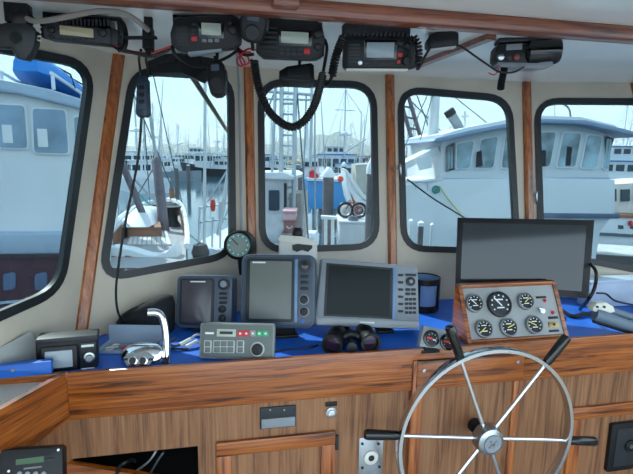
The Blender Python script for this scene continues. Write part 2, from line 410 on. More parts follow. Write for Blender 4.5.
# ceiling, beam and the strips on it
cp = [TOP[k] for k in (0, 1, 2, 3, 4, 5, 6)]
cpoly = [(-1.0, -0.7), (-1.0, 1.25), (-0.98, 1.32), (-0.43, 2.21), (0.14, 2.35), (1.575, 2.35), (2.14, 2.21), (2.53, 1.40), (2.53, -0.7)]
struct(MB().slab(cpoly, ZT, ZT + 0.05).go('ceiling', white_ceil, None), 'glossy white painted wheelhouse ceiling')
vp = [(-1.02, 1.2), (-0.46, 2.24), (0.12, 2.38), (1.60, 2.38), (2.18, 2.24), (2.58, 1.2), (2.6, -0.7), (-1.05, -0.7)]
struct(MB().slab(vp, ZT + 0.05, ZT + 0.12).go('ceiling_roof', white_paint, None), 'white roof slab with a visor over the windows')
beam = MB().box((-0.98, 1.285, 1.960), (2.53, 1.343, 2.001), 0.008)
struct(beam.go('trim_6', beam_wood, None), 'varnished wooden ceiling beam above the radios')
f_ = onZ(415, 66, 1.992); g_ = onZ(492, 36, 1.992)
def bar(p, q, w, h, mat, name, parent=None, up=(0, 0, 1)):
    p, q = Vector(p), Vector(q); d = (q - p).normalized(); u = Vector(up); s = d.cross(u).normalized(); u = s.cross(d).normalized(); vs = []
    for c in (p, q):
        for a, b in ((-1, -1), (1, -1), (1, 1), (-1, 1)): vs.append(c + s * a * w / 2 + u * b * h / 2)
    return MB().add(vs, [(0, 1, 2, 3), (7, 6, 5, 4), (0, 1, 5, 4), (1, 2, 6, 5), (2, 3, 7, 6), (3, 0, 4, 7)]).go(name, mat, parent, 0)
struct(bar(f_, g_, 0.03, 0.02, beam_wood, 'trim_7'), 'thin wooden strip running forward across the ceiling')
k_ = onY(285, 2, 1.28)
struct(MB().box((k_.x - 0.035, 1.25, 1.968), (k_.x + 0.035, 1.292, 2.001), 0.008).go('trim_8', beam_wood, None), 'small wooden block on the ceiling beam')
# floor and lower walls
struct(MB().slab([(-1.0, -0.9), (-1.0, 1.5), (-0.6, 2.2), (0.14, 2.35), (1.575, 2.35), (2.3, 2.2), (2.6, 1.5), (2.6, -0.9)], -0.05, 0.0).go('floor', M('grey_deck_paint', '#cfc8ba', 0.6), None), 'pale painted wheelhouse floor')
for nm, x in (('wall_left', -0.95), ('wall_right', 2.46)):
    struct(MB().box((x - 0.03, -0.7, 0), (x + 0.03, 1.12, 1.0), 0).go(nm, cream, None), 'cream painted lower side wall')
    struct(MB().box((x - 0.03, -0.7, 1.0), (x + 0.03, -0.5, ZT), 0).go(nm + '_post', cream, None))
struct(MB().add([(-0.98, 0.4, ZD), (-0.98, 1.08, ZD), (-0.98, 1.30, ZT), (-0.98, 0.4, ZT), (-0.95, 0.4, ZD), (-0.95, 1.08, ZD), (-0.95, 1.30, ZT), (-0.95, 0.4, ZT)], [(0, 1, 2, 3), (4, 5, 6, 7), (0, 1, 5, 4), (2, 3, 7, 6), (0, 3, 7, 4), (1, 2, 6, 5)]).go('wall_left_upper', cream, None))
# lower front wall under the dash, so that nothing shows through
for a, b in ((0, 1), (1, 2), (2, 4), (4, 5), (5, 6)):
    A, B = pline(a, ZB), pline(b, ZB)
    struct(MB().add([(A.x, A.y, 0), (B.x, B.y, 0), (B.x, B.y, ZB + 0.01), (A.x, A.y, ZB + 0.01), (A.x, A.y + .03, 0), (B.x, B.y + .03, 0), (B.x, B.y + .03, ZB + 0.01), (A.x, A.y + .03, ZB + 0.01)],
                    [(0, 1, 2, 3), (7, 6, 5, 4), (0, 1, 5, 4), (2, 3, 7, 6), (0, 3, 7, 4), (1, 2, 6, 5)]).go('wall_front_lower', cream, None, 0))

# ================================================================== console
ZW = 0.912                                       # worktop
YF = 1.511                                       # front panel
C0 = Vector((-0.474, 1.50, 0)); C1 = onZ(0, 410, ZD); C1.z = 0
cdir = (C1 - C0).normalized(); C2 = C0 + cdir * 0.62; cn = Vector((-cdir.y, cdir.x, 0))
if cn.x > 0: cn = -cn                             # away from the room, to port
wt = [(-0.445, 1.515), (2.42, 1.515), (2.42, 1.2), (2.22, 1.84), (1.56, 2.10), (0.15, 2.10), (-0.51, 1.835), (-0.64, 1.515)]
wt = [(-0.72, 1.507), (2.32, 1.507), (2.22, 1.84), (1.56, 2.10), (0.15, 2.10), (-0.51, 1.835)]
tag(MB().slab(wt, ZW - 0.02, ZW).go('worktop', blue_mat, None), 'bright blue painted worktop under the windows behind the wooden rail', 'worktop')
sc = [tuple((C0 + cn * 0.02).xy), tuple((C2 + cn * 0.02).xy), tuple((C2 + cn * 0.5).xy), (-0.70, 1.2), (-0.60, 1.50)]
sc = [(-0.48, 1.497), (C2.x - 0.01, C2.y), (-0.92, C2.y), (-0.86, 1.15), (-0.72, 1.497)]
tag(MB().slab(sc, ZW - 0.03, ZW - 0.004).go('side_counter', M('grey_white_counter', '#cdc8be', 0.5, var=0.1, scale=9), None), 'grey white side counter behind the angled wooden rail', 'counter')

con = thing('helm_console', 'varnished wooden helm console with plywood front and thick top rail', 'console', Matrix.Translation((0.9, 1.522, 0)))
def cpart(mb, name, mat, par=con, smooth=40):
    o = mb.go(name, mat, par, smooth)
    if par is con: o.location = (-0.9, -1.522, 0)
    return o
def fy(px, py): return onY(px, py, YF)
# hole of the open locker
hx0, hx1 = fy(72, 458).x, fy(198, 455).x; hz1 = fy(198, 446).z; hz0 = 0.50
X0, X1, ZP = -0.50, 2.40, 0.81
pan = MB()
pan.box((X0, YF, 0), (hx0, YF + 0.018, ZP)); pan.box((hx1, YF, 0), (X1, YF + 0.018, ZP)); pan.box((hx0, YF, hz1), (hx1, YF + 0.018, ZP)); pan.box((hx0, YF, 0), (hx1, YF + 0.018, hz0))
cpart(pan, 'front_panel', ply_wood, smooth=0)
hb = MB(); y1 = YF + 0.3
hb.add([(hx0 - .01, YF + .018, hz0 - .01), (hx1 + .01, YF + .018, hz0 - .01), (hx1 + .01, YF + .018, hz1 + .01), (hx0 - .01, YF + .018, hz1 + .01), (hx0 - .01, y1, hz0 - .01), (hx1 + .01, y1, hz0 - .01), (hx1 + .01, y1, hz1 + .01), (hx0 - .01, y1, hz1 + .01)],
       [(4, 5, 6, 7), (0, 1, 5, 4), (2, 3, 7, 6), (0, 3, 7, 4), (1, 2, 6, 5)])
cpart(hb, 'locker', M('near_black_locker', '#0b0b0c', 0.8), smooth=0)  # inner faces of the open locker, one near black colour
# rail: the board along the front and the board of the angled return
cpart(MB().box((-0.474, 1.497, 0.772), (2.40, 1.513, ZD), 0.004), 'rail', rail_wood)
cpart(MB().box((-0.75, 1.498, 0.905), (-0.46, 1.512, ZD), 0.003), 'rail', rail_wood)
def along(p, q, w, z0, z1, side):
    p, q = Vector(p), Vector(q); o = side * w
    return MB().add([(v.x + k.x, v.y + k.y, z) for z in (z0, z1) for v, k in ((p, Vector((0, 0, 0))), (q, Vector((0, 0, 0))), (q, o), (p, o))], [(0, 1, 2, 3), (7, 6, 5, 4), (0, 1, 5, 4), (1, 2, 6, 5), (2, 3, 7, 6), (3, 0, 4, 7)])
cpart(along(C0, C2, 0.018, 0.772, ZD, cn), 'return_rail', ret_wood, smooth=0)
cpart(along(C0 + cn * .012, C2 + cn * .012, 0.018, 0.0, 0.80, cn), 'return_panel', ply_wood, smooth=0)
# second board around the wheel, on the rail, with upright strips
q0, q1 = onY(417, 360, 1.49), onY(520, 345, 1.49)
bz0, bz1 = onY(470, 384, 1.49).z, onY(470, 357, 1.49).z
wb = cpart(MB().box((q0.x, 1.482, bz0), (q1.x + 0.02, 1.50, bz1), 0.004), 'wheel_board', rail_wood)
for sx_, sy_ in ((424, 371), (518, 362)):
    p = onY(sx_, sy_, 1.482); MB().cyl((p.x, 1.478, p.z), (p.x, 1.49, p.z), 0.008, n=14, bev=0.002).go('screw', steel, wb)
for (pa, wd) in ((413, 0.042), (512, 0.03)):
    p = onY(pa, 430, 1.51)
    cpart(MB().box((p.x - wd / 2, 1.487 if pa < 500 else 1.501, 0.0), (p.x + wd / 2, YF + 0.004, bz0 + 0.002 if pa > 500 else bz1), 0.004), 'upright_strip', trim_wood)
fp = Fr(0, 0, pos=Vector((0.9, YF, 0.6)), base='boat')
# cabinet doors
def door(x0, y0, x1, zb, xs):
    a, b = fy(x0, y0), fy(x1, xs); zt = (a.z + b.z) / 2; d = None
    fr_ = MB(); w = 0.052
    fr_.box((a.x + w * .98, YF - 0.005, zb + w * .98), (b.x - w * .98, YF + 0.002, zt - w * .98))
    d = cpart(fr_, 'door', ply_wood)
    MB().box((a.x, YF - 0.014, zt - w), (b.x, YF + 0.002, zt), 0.004).go('door_rail', rail_wood, d); MB().box((a.x, YF - 0.014, zb), (b.x, YF + 0.002, zb + w), 0.004).go('door_rail', rail_wood, d)
    MB().box((a.x, YF - 0.013, zb + w * 0.99), (a.x + w, YF + 0.002, zt - w * 0.99), 0.004).go('stile', trim_wood, d)
    MB().box((b.x - w, YF - 0.013, zb + w * 0.99), (b.x, YF + 0.002, zt - w * 0.99), 0.004).go('stile', trim_wood, d)
    return d, a, b, zt
d1, a1, b1, zt1 = door(216, 440, 335, 0.28, 431)
MB().box((b1.x + 0.001, YF - 0.012, zt1 - 0.075), (b1.x + 0.012, YF + 0.001, zt1 - 0.02), 0.002).go('hinge', dark_grey, d1)
d2, a2, b2, zt2 = door(571, 405, 685, 0.25, 397)
# open locker flap
fa, fb = fy(70, 459), fy(196, 473)
flap = cpart(MB().add([(hx0 - 0.02, 1.492, fa.z), (hx1 - 0.0, 1.492, fb.z - 0.03), (hx1 - 0.0, 1.492, 0.42), (hx0 - 0.02, 1.492, 0.42), (hx0 - 0.02, 1.513, fa.z), (hx1 - 0.0, 1.513, fb.z - 0.03), (hx1 - 0.0, 1.513, 0.42), (hx0 - 0.02, 1.513, 0.42)],
                      [(0, 1, 2, 3), (7, 6, 5, 4), (0, 1, 5, 4), (1, 2, 6, 5), (2, 3, 7, 6), (3, 0, 4, 7)]), 'locker_flap', rail_wood, smooth=0)
for k, pts in enumerate(([(150, 474), (158, 460), (163, 453)], [(132, 474), (148, 462), (156, 451)])):
    tag(MB().tube(spl([onY(x, y, 1.60 + 0.02 * k) for x, y in pts] + [onY(pts[-1][0], pts[-1][1] - 2, 1.80)], 6), 0.004).go('locker_cable', pale_grey if k else M('grey_cable', '#6a6f74', 0.5), None),
        ['grey cable inside the open locker', 'pale cable inside the open locker'][k], 'cable')
tag(MB().tube(spl([onY(117, 474, 1.485), onY(119, 467, 1.485), onY(126, 462, 1.488), onY(133, 460, 1.54), onY(135, 462, 1.60)], 8), 0.006).go('flap_cord', black, None), 'black cord looped over the open locker flap', 'cord')

# plate with dark upper half
t = thing('nameplate', 'small dark plate with a grey lower strip on the plywood front', 'plate', fp.M)
fp.rb('plate', 260, 406, 296, 427, -0.006, 0.003, dark_grey, t, 1.0, 0.001)
fp.rb('strip', 261.5, 417, 295, 426, -0.009, -0.005, silver, t, 0.5, 0.001)
for x in (270, 284): fp.disc('rivet', x, 409, 0.9, -0.008, -0.004, silver, t, n=8)
t = thing('push_button', 'chrome push button below a tiny dark label plate', 'button', fp.M)
fp.rb('label_plate', 325.5, 401.5, 337, 406, -0.003, 0.002, black, t, 0.5, 0.0006)
fp.disc('ring', 331, 412, 5.2, -0.006, 0.003, steel, t, 0.001); fp.disc('button', 331, 412, 3.2, -0.014, -0.004, chrome, t, 0.001)
t = thing('steel_outlet_plate', 'brushed steel plate with a round white socket beside the left wheel grip', 'plate', fp.M)
fp.rb('plate', 358, 437, 382, 500, -0.004, 0.002, steel, t, 1.0, 0.001)
fp.disc('socket', 370.5, 456.5, 7, -0.010, -0.003, off_white, t, 0.001); fp.disc('socket_hole', 370.5, 456.5, 3, -0.012, -0.009, dark_grey, t)
for x, y in ((362, 443), (378, 443), (379, 466), (362, 467)): fp.disc('screw', x, y, 1.4, -0.007, -0.003, dark_grey, t, n=8)
t = thing('black_socket_panel', 'square black plastic panel with a round key socket on the right cabinet door', 'panel', fp.M)
fp.rb('panel', 606, 420, 650, 466, -0.022, -0.004, black, t, 2, 0.003); fp.rb('inset', 611, 425, 645, 461, -0.025, -0.02, dark_grey, t, 1, 0.002)
fp.disc('socket', 625, 442, 7, -0.031, -0.023, black_glossy, t, 0.001); fp.disc('key_slot', 625, 442, 2.2, -0.034, -0.03, steel, t)

# ================================================================== steering wheel
YWH = 1.395
wc = onY(487, 438, YWH); whm = Matrix.Translation(wc) @ Matrix.Rotation(rad(8.0), 4, 'Y')
t = thing('steering_wheel', 'stainless steel ship wheel with six spokes and black grips', 'steering wheel', whm)
RW = (onY(566, 439, YWH).x - onY(398, 432, YWH).x) / 2
MB().lathe([(RW - 0.006, -0.016), (RW + 0.006, -0.016), (RW + 0.008, -0.010), (RW + 0.008, 0.010), (RW + 0.006, 0.016), (RW - 0.006, 0.016), (RW - 0.008, 0.010), (RW - 0.008, -0.010), (RW - 0.006, -0.016)], (0, 0, 0), 'Y', 72).go('rim', M('polished_steel', '#c6cbd0', .2, 1.0, var=.05, scale=12), t)
hub = MB().lathe([(0.0, -0.035), (0.035, -0.035), (0.048, -0.028), (0.053, -0.012), (0.053, 0.012), (0.045, 0.022), (0.03, 0.028), (0.0, 0.028)], (0, 0, 0), 'Y', 32).go('hub', steel, t)
MB().lathe([(0.0, -0.040), (0.032, -0.040), (0.034, -0.034), (0.0, -0.034)], (0, 0, 0), 'Y', 28).go('hub_cap', silver, hub)
hm = MB()
for a in (45, 135): hm.box((-0.018, -0.043, -0.003), (0.018, -0.039, 0.003), mtx=Matrix.Rotation(rad(a), 4, 'Y'))
hm.go('cross_mark', steel, hub)
for k in range(6):
    a = rad(60 * k); d = Vector((math.cos(a), 0, math.sin(a)))
    MB().cyl(d * 0.045, d * (RW - 0.004), 0.0075, 0.0075, 14).go('spoke', chrome, t)
    MB().lathe([(0.0, 0.155), (0.012, 0.152), (0.0175, 0.14), (0.0165, 0.05), (0.014, 0.012), (0.010, 0.0), (0.0, 0.0)], (0, 0, 0), 'Z', 18)
    g = MB(); g.lathe([(0.0, 0.0), (0.012, 0.0), (0.0155, 0.010), (0.0175, 0.08), (0.018, 0.115), (0.015, 0.124), (0.0, 0.126)], (0, 0, 0), 'Z', 18)
    mt = Matrix.Translation(d * (RW + 0.004)) @ d.to_track_quat('Z', 'Y').to_matrix().to_4x4()
    q = MB().add(g.v, g.f, mt); q.go('grip', black_glossy, t)
MB().cyl((0, 0.02, 0), (0, 0.095, 0), 0.018, n=20).go('shaft', dark_grey, t)
MB().lathe([(0.0, 0.062), (0.022, 0.062), (0.026, 0.072), (0.028, 0.0875), (0.0, 0.0875)], (0, 0, 0), 'Y', 24).go('shaft_collar', black, t)

# ================================================================== instruments on the worktop
def foot(fr, t, px, py, w, mat, name='bracket', depth=0.05, back=0.03):
    """a stand from behind the case down to the worktop"""
    c = fr.W(fr.L(px, py, keep=back)); q = fr.loc(c)
    top = Vector((c.x, c.y, c.z)); bot = Vector((c.x, c.y + 0.02, ZW - 0.001))
    mb = MB(); h = top.z - bot.z
    mb.box((top.x - w / 2, top.y - 0.012 + 0.02, bot.z + 0.008), (top.x + w / 2, top.y + 0.012 + 0.02, top.z), 0.003)
    mb.box((top.x - w / 2 - 0.01, top.y - depth / 2 + 0.02, bot.z), (top.x + w / 2 + 0.01, top.y + depth / 2 + 0.02, bot.z + 0.012), 0.003)
    mb.v = [tuple(fr.Mi @ Vector(v)) for v in mb.v]
    return mb.go(name, mat, t)

# small fishfinder
fr = Fr(204, 301, 1.86, yaw=-6, pitch=-4, roll=0)
t = fr.thing('fishfinder', 'small slate grey fishfinder with dark screen and button column, behind the autopilot box', 'display', 'fishfinders on the worktop')
fr.rb('case', 176, 275, 232, 328.5, 0.0, 0.07, slate, t, 6, 0.008)
fr.rb('screen_bezel', 179.5, 278, 214, 325, -0.004, 0.01, dark_grey, t, 3, 0.002)
sc_ = fr.rb('screen', 182, 280, 211.5, 322, -0.006, 0.0, scr_brown, t, 1.2, 0.0005)
fr.rb('brand_mark', 191, 281, 206, 282.2, -0.0075, -0.005, white_mark, sc_, 0.2, 0)
fr.disc('cursor_pad', 224, 284, 6, -0.008, 0.004, dark_grey, t, 0.002); fr.disc('cursor_centre', 224, 284, 3.4, -0.011, -0.006, silver, t, 0.001)
for y in (293.5, 298, 302.5): fr.rb('key', 219.5, y - 1.3, 227.5, y + 1.3, -0.006, 0.002, black, t, 1.0, 0.001)
for y in (309, 318): fr.disc('knob', 222.5, y, 3.6, -0.012, 0.002, black, t, 0.002)
foot(fr, t, 204, 322, 0.10, black)
# large fishfinder
fr = Fr(278, 291, 1.79, yaw=-2, pitch=-5, roll=0.5)
t = fr.thing('fishfinder', 'large slate grey fishfinder with pale grey screen and round buttons down one side', 'display', 'fishfinders on the worktop')
fr.rb('case', 240.5, 254, 315.5, 328, 0.0, 0.05, slate, t, 8, 0.010)
fr.rb('face', 243.5, 256.5, 312.5, 325.5, -0.004, 0.006, M('mid_slate_plastic', '#33404f', 0.4, var=0.06), t, 6, 0.003)
fr.rb('screen_bezel', 246, 258.5, 294, 321.5, -0.007, 0.004, dark_grey, t, 3, 0.002)
sc_ = fr.rb('screen', 250, 261, 291.5, 318.5, -0.010, -0.003, scr_grey, t, 1.2, 0.0005)
fr.rb('brand_mark', 253, 261.8, 266, 263.2, -0.0115, -0.008, white_mark, sc_, 0.2, 0)
fr.rb('blue_trim', 294.5, 259, 297.5, 322, -0.006, 0.002, M('light_slate', '#5f7fa6', 0.35), t, 1, 0.001)
fr.disc('cursor_pad', 305, 266, 6.5, -0.009, 0.002, dark_grey, t, 0.002); fr.disc('cursor_centre', 305, 266, 3.5, -0.013, -0.007, black_glossy, t, 0.001)
for y in (276.5, 282.5, 288.5): fr.rb('key', 300.5, y - 1.6, 308.5, y + 1.6, -0.008, 0.002, black, t, 1.2, 0.001)
for y in (299.5, 311.5): fr.disc('knob_ring', 304, y, 5.2, -0.007, 0.002, silver, t, 0.001); fr.disc('knob', 304, y, 4.1, -0.016, -0.004, black, t, 0.002)
fr.disc('power_key', 303, 321, 1.8, -0.008, 0.002, blue_card, t, n=12)
foot(fr, t, 278, 324, 0.13, black)
# wide plotter
fr = Fr(367, 293, 1.86, yaw=5, pitch=-7, roll=3.0)
t = fr.thing('chart_plotter', 'wide silver grey plotter with dark green screen and keypad beside it', 'display')
cs = fr.poly('case', [(322, 258.5), (324, 258), (415.5, 266), (418, 268), (419.5, 327), (417, 329.5), (317, 325.5), (315, 323.5)], 0.0, 0.075, silver, t, 0.006)
fr.poly('screen_bezel', [(326.5, 263), (392.5, 268), (392, 319), (323.5, 316)], -0.003, 0.004, dark_grey, t, 0.001)
fr.poly('screen', [(329, 265.5), (390, 270), (389.5, 316.5), (326, 314)], -0.005, 0.0, M('dark_green_screen', '#101818', 0.15, var=0.2, spec=.12), t)
fr.poly('lower_lip', [(316, 317), (419, 321.5), (418.5, 329), (317, 325)], -0.006, 0.01, M('light_silver_plastic', '#8f9498', 0.35, var=0.05), t, 0.003)
fr.poly('blue_trim', [(393, 268), (396.5, 268.3), (395.5, 320), (392, 319.7)], -0.004, 0.004, 'light_slate', t, 0.001)
fr.disc('cursor_pad', 410.5, 281.5, 4.6, -0.008, 0.002, dark_grey, t, 0.001); fr.disc('cursor_centre', 410.5, 281.5, 1.8, -0.010, -0.006, silver, t)
fr.rb('key', 405.5, 273.8, 416, 276.2, -0.005, 0.002, dark_grey, t, 0.6, 0.0006)
for r_ in range(6): fr.rb('key', 398.2, 274 + r_ * 7.2, 403, 276.4 + r_ * 7.2, -0.005, 0.002, dark_grey, t, 0.8, 0.0006)
for r_ in range(2):
    for c_ in range(2): fr.rb('key', 405.5 + c_ * 5.6, 288.2 + r_ * 4.3, 410 + c_ * 5.6, 291 + r_ * 4.3, -0.005, 0.002, dark_grey, t, 0.8, 0.0006)
for r_ in range(4):
    for c_ in range(3): fr.rb('key', 405 + c_ * 3.9, 298 + r_ * 4.4, 408 + c_ * 3.9, 300.6 + r_ * 4.4, -0.005, 0.002, dark_grey, t, 0.6, 0.0006)
fr.rb('brand_mark', 360, 321.6, 374, 323.2, -0.0085, -0.005, white_mark, t, 0.2, 0)
for x in (345, 388): foot(fr, t, x, 322, 0.05, black)

# autopilot control box
fr = Fr(237, 342, 1.62, yaw=0, pitch=-5, roll=1.2)
t = fr.thing('autopilot_control', 'grey autopilot box with red and green keys and a black dial', 'control box')
fr.rb('case', 199.5, 323.5, 274.5, 359.5, 0.0, 0.03, M('warm_grey_plastic', '#7b7f7c', 0.45), t, 2.5, 0.005)
fr.rb('face', 201.5, 325, 272.5, 357.5, -0.003, 0.004, M('dim_grey_face', '#5e6563', 0.5), t, 2, 0.001)
d_ = fr.rb('display', 217, 329, 236, 336.5, -0.005, 0.0, lcd, t, 0.6, 0.0006); fr.rb('digits', 220, 331.2, 233, 334, -0.0065, -0.004, dark_grey, d_, 0.2, 0)
fr.rb('brand_mark', 205.5, 332, 214, 334, -0.0045, -0.001, white_mark, t, 0.2, 0)
for k, (x, mt) in enumerate(((240.5, red), (246.5, red), (253, M('grey_key', '#8b8f8c', 0.4)), (259.5, green), (265.8, green))):
    kk = fr.rb('function_key', x - 2.8, 330.2, x + 2.8, 336.4, -0.006, 0.0, mt, t, 0.6, 0.0008); fr.rb('key_legend', x - 1, 332.4, x + 1, 334.2, -0.0072, -0.005, white_mark, kk, 0.2, 0)
for (x0, x1, nc) in ((205, 211, 1), (214, 234, 3), (237.5, 243.5, 1)):
    fr.rb('key_group_frame', x0 - .8, 340.2, x1 + .8, 352.8, -0.0042, 0.0, pale_grey, t, 1, 0.0004)
    for r_ in range(2):
        for c_ in range(nc):
            w_ = (x1 - x0) / nc; fr.rb('key', x0 + c_ * w_ + .4, 341 + r_ * 6, x0 + (c_ + 1) * w_ - .4, 346.2 + r_ * 6, -0.0065, -0.003, 'dim_grey_face', t, 0.5, 0.0006)
fr.disc('dial_ring', 257.5, 349, 7.2, -0.005, 0.0, pale_grey, t, 0.0008); dl = fr.disc('dial', 257.5, 349, 5.6, -0.018, -0.003, black, t, 0.002)
c_ = fr.L(257.5, 349); MB().box((c_.x - 0.002, -0.022, c_.z - 0.019), (c_.x + 0.002, -0.016, c_.z + 0.019), 0.001, mtx=Matrix.Translation(c_) @ Matrix.Rotation(rad(-35), 4, 'Y') @ Matrix.Translation(-c_)).go('pointer', black, dl)
foot(fr, t, 237, 352, 0.14, black, back=0.022); rest(t)

# black sounder with small screen, at the left
fr = Fr(67, 354, 1.515, yaw=20, pitch=8, roll=-1.0)
t = fr.thing('echo_sounder', 'black box instrument with a small reflecting screen and one knob, beside the blue folder', 'instrument')
fr.rb('case', 36.5, 337.5, 98, 372.5, 0.0, 0.06, black, t, 1.5, 0.004)
fr.rb('top_lid', 36, 337, 98.5, 342, -0.003, 0.062, dark_grey, t, 1.2, 0.002)
fr.rb('screen_bezel', 41.5, 346, 78, 371, -0.006, 0.003, black, t, 1, 0.002); fr.rb('screen', 45.5, 350, 73, 367, -0.009, -0.004, lcd_grey, t, 0.8, 0.0006)
fr.rb('control_face', 80, 342, 96.5, 371, -0.005, 0.003, dark_grey, t, 0.8, 0.001); fr.rb('brand_mark', 81.5, 344, 94, 346.2, -0.0065, -0.004, white_mark, t, 0.2, 0)
fr.rb('brand_mark', 81.5, 367, 95, 369, -0.0065, -0.004, white_mark, t, 0.2, 0)
fr.disc('knob_ring', 89.5, 356.5, 5.3, -0.010, -0.002, steel, t, 0.001); fr.disc('knob', 89.5, 356.5, 3.5, -0.020, -0.008, silver, t, 0.002)
foot(fr, t, 67, 368, 0.14, black, back=0.02); rest(t)

# blue folder and clear tray, papers
a_, b_ = at(-6, 377, 1.44), at(52, 374, 1.46)
fr = Fr(20, 370, 1.425, yaw=20, pitch=6, roll=-1)
t = tag(fr.rb('blue_binder', -20, 364.5, 52.5, 377.5, 0.0, 0.026, blue_card, None, 0.8, 0.003), 'bright blue binder lying on its side beside the black box instrument', 'binder'); t.matrix_world = fr.M
rg = fr.disc('ring', 13, 370, 1.7, -0.003, 0.001, steel, t, n=12)
fr = Fr(128, 344, pos=Vector((onZ(128, 354.5, ZW).x, onZ(128, 354.5, ZW).y, ZW)), base='level')
t = fr.thing('clear_tray', 'translucent grey plastic tray holding pens behind the chrome control', 'tray')
trm = M('translucent_tray', '#8fa0b4', 0.35, var=0.05)
tx0, tx1 = fr.L(99, 354).x, fr.L(155, 354).x
MB().box((tx0, 0, 0), (tx1, .09, .004)).go('bottom', trm, t); MB().box((tx0, 0, 0), (tx1, .004, .012)).go('front_wall', trm, t); MB().box((tx0, .086, 0), (tx1, .09, .075)).go('back_wall', trm, t)
for x_ in (tx0, tx1 - .004): MB().box((x_, 0, 0), (x_ + .004, .09, .02)).go('side_wall', trm, t)
q = fr
tag(MB().cyl(q.W((-.035, .035, .0105)), q.W((.075, .05, .0105)), 0.006, n=10).go('red_pen', red, None), 'red pen lying in the translucent tray', 'pen')
sc0 = thing('scissors', 'scissors with white ring handles in the translucent tray', 'scissors', q.M)
for x_, y_ in ((-.078, .03), (-.066, .058)): MB().torus((x_, y_, .0075), 0.012, 0.0032, 'Z', 20, 6).go('handle', off_white, sc0)
bar((-.056, .034, .0075), (-.005, .052, .0075), .006, .002, steel, 'blade', sc0); bar((-.056, .055, .0095), (-.005, .044, .0095), .006, .002, steel, 'blade', sc0)
u_, z_ = hit(0, 1, 18, 344); dw = (patch(0, 1, u_, z_) - EYE).dot(FW)
fr = Fr(18, 344, dw - 0.02, pitch=6, yaw=62)
t = fr.thing('paper_sheets', 'grey sheets of paper leaning against the wall behind the binder', 'paper')
for k in range(3): fr.poly('sheet', [(-8 + k * 2, 352 - k), (30 + k * 2, 332 + k), (37 + k, 342 + k), (36, 362), (-8, 384)], 0.004 * k, 0.004 * k + 0.0015, M('grey_paper', '#a9aca8', 0.7), t)
rest(t)

# chrome engine control with bent lever
fr = Fr(139, 357, 1.56, pitch=-12, roll=-3)
t = fr.thing('engine_control', 'oval chrome engine control with two dials and a bent chrome lever', 'control')
c_ = fr.L(139.5, 357)
def dome(cx, cz, rx, rz, y0, h, n=36, k=6):
    vs = []; fs = []
    for i in range(k + 1):
        a = (PI / 2) * i / k; r_ = math.cos(a) if i < k else 0.001
        for j in range(n):
            w = 2 * PI * j / n; cc, ss = math.cos(w), math.sin(w)
            vs.append((cx + rx * r_ * math.copysign(abs(cc) ** 0.7, cc), y0 - h * math.sin(a), cz + rz * r_ * math.copysign(abs(ss) ** 0.7, ss)))
    for i in range(k):
        for j in range(n): fs.append((i * n + j, i * n + (j + 1) % n, (i + 1) * n + (j + 1) % n, (i + 1) * n + j))
    fs.append(tuple(range(n)))
    return MB().add(vs, fs)
dome(c_.x, c_.z, 22.5 * fr.s, 14 * fr.s, 0.035, 0.045).go('housing', chrome, t)
MB().prism([(c_.x + 23 * fr.s * math.cos(2 * PI * k / 36), c_.z + 14.4 * fr.s * math.sin(2 * PI * k / 36)) for k in range(36)], 0.033, 0.055).go('flange', steel, t)
fr.poly('face', [(124, 358), (130, 353), (148, 352), (155, 357), (150, 365), (128, 366)], -0.011, 0.0, silver, t, 0.002)
for x in (134.5, 144.5): fr.disc('dial_ring', x, 360.5, 4.8, -0.016, -0.006, chrome, t, 0.001); fr.disc('dial', x, 360.5, 3.4, -0.018, -0.012, dark_grey, t)
for x in (127, 152): fr.rb('label_mark', x - 2, 358, x + 2, 360.4, -0.013, -0.004, dark_grey, t, 0.5, 0.0004)
fr.tube('lever', [(163.5, 364, 0.04), (164, 350, 0.03), (163.5, 330, 0.02), (161, 317, 0.012), (156, 312.5, 0.005), (148, 312.5, -0.005)], 0.0125, chrome, t, 8, 14)
p_ = fr.L(162.5, 366, keep=0.04); MB().lathe([(0.0, 0.0), (0.02, 0.0), (0.02, 0.012), (0.013, 0.022), (0.0, 0.022)], (p_.x, p_.y, p_.z - 0.012), 'Z', 20).go('lever_boot', black, t)
cb = MB().box((c_.x - 0.045, 0.035, c_.z - 0.055), (c_.x + 0.075, 0.06, c_.z + 0.0), 0.006).go('base', dark_grey, t); rest(t)

# black cloth bag behind
fr = Fr(152, 315, 1.84, pitch=-9.6)
def lump(name, label, cat, c, sz, mat, seed, amp=0.18, mtx=None, sub=4):
    b = bmesh.new(); bmesh.ops.create_icosphere(b, subdivisions=sub, radius=1); rnd = random.Random(seed)
    ws = [(Vector((rnd.uniform(-1, 1), rnd.uniform(-1, 1), rnd.uniform(-1, 1))).normalized(), rnd.uniform(2, 5), rnd.uniform(0, 6)) for _ in range(7)]
    for v in b.verts:
        d = v.co.normalized(); k = 1 + amp * sum(math.sin(w.dot(d) * f + p) for w, f, p in ws) / 3
        v.co = Vector((d.x * sz[0], d.y * sz[1], max(-0.75, d.z) * sz[2])) * k + Vector(c)
    o = MB().bm(b).go(name, mat, None, 60); return tag(o, label, cat)
B3 = [(116, 322), (120, 316), (130, 309), (143, 303), (156, 298), (166, 295), (171, 296), (173, 304), (172, 334), (160, 338), (130, 334), (118, 329)]
fb_ = Fr(155, 316, 1.87, pitch=0)
pts = [fb_.L(x, y) for x, y in B3]; ctr = sum(pts, Vector()) / len(pts); vs = [ctr + Vector((0, -.05, 0))]; fs = []; npt = len(pts); rnd = random.Random(4)
for r_, dp in ((.35, -.052), (.65, -.045), (.88, -.028), (1.0, 0.0), (1.0, .03)):
    for p in pts: q = ctr + (p - ctr) * (r_ + rnd.uniform(-.03, .03) * (r_ < .99)); vs.append(Vector((q.x, dp + rnd.uniform(-.009, .009), q.z)))
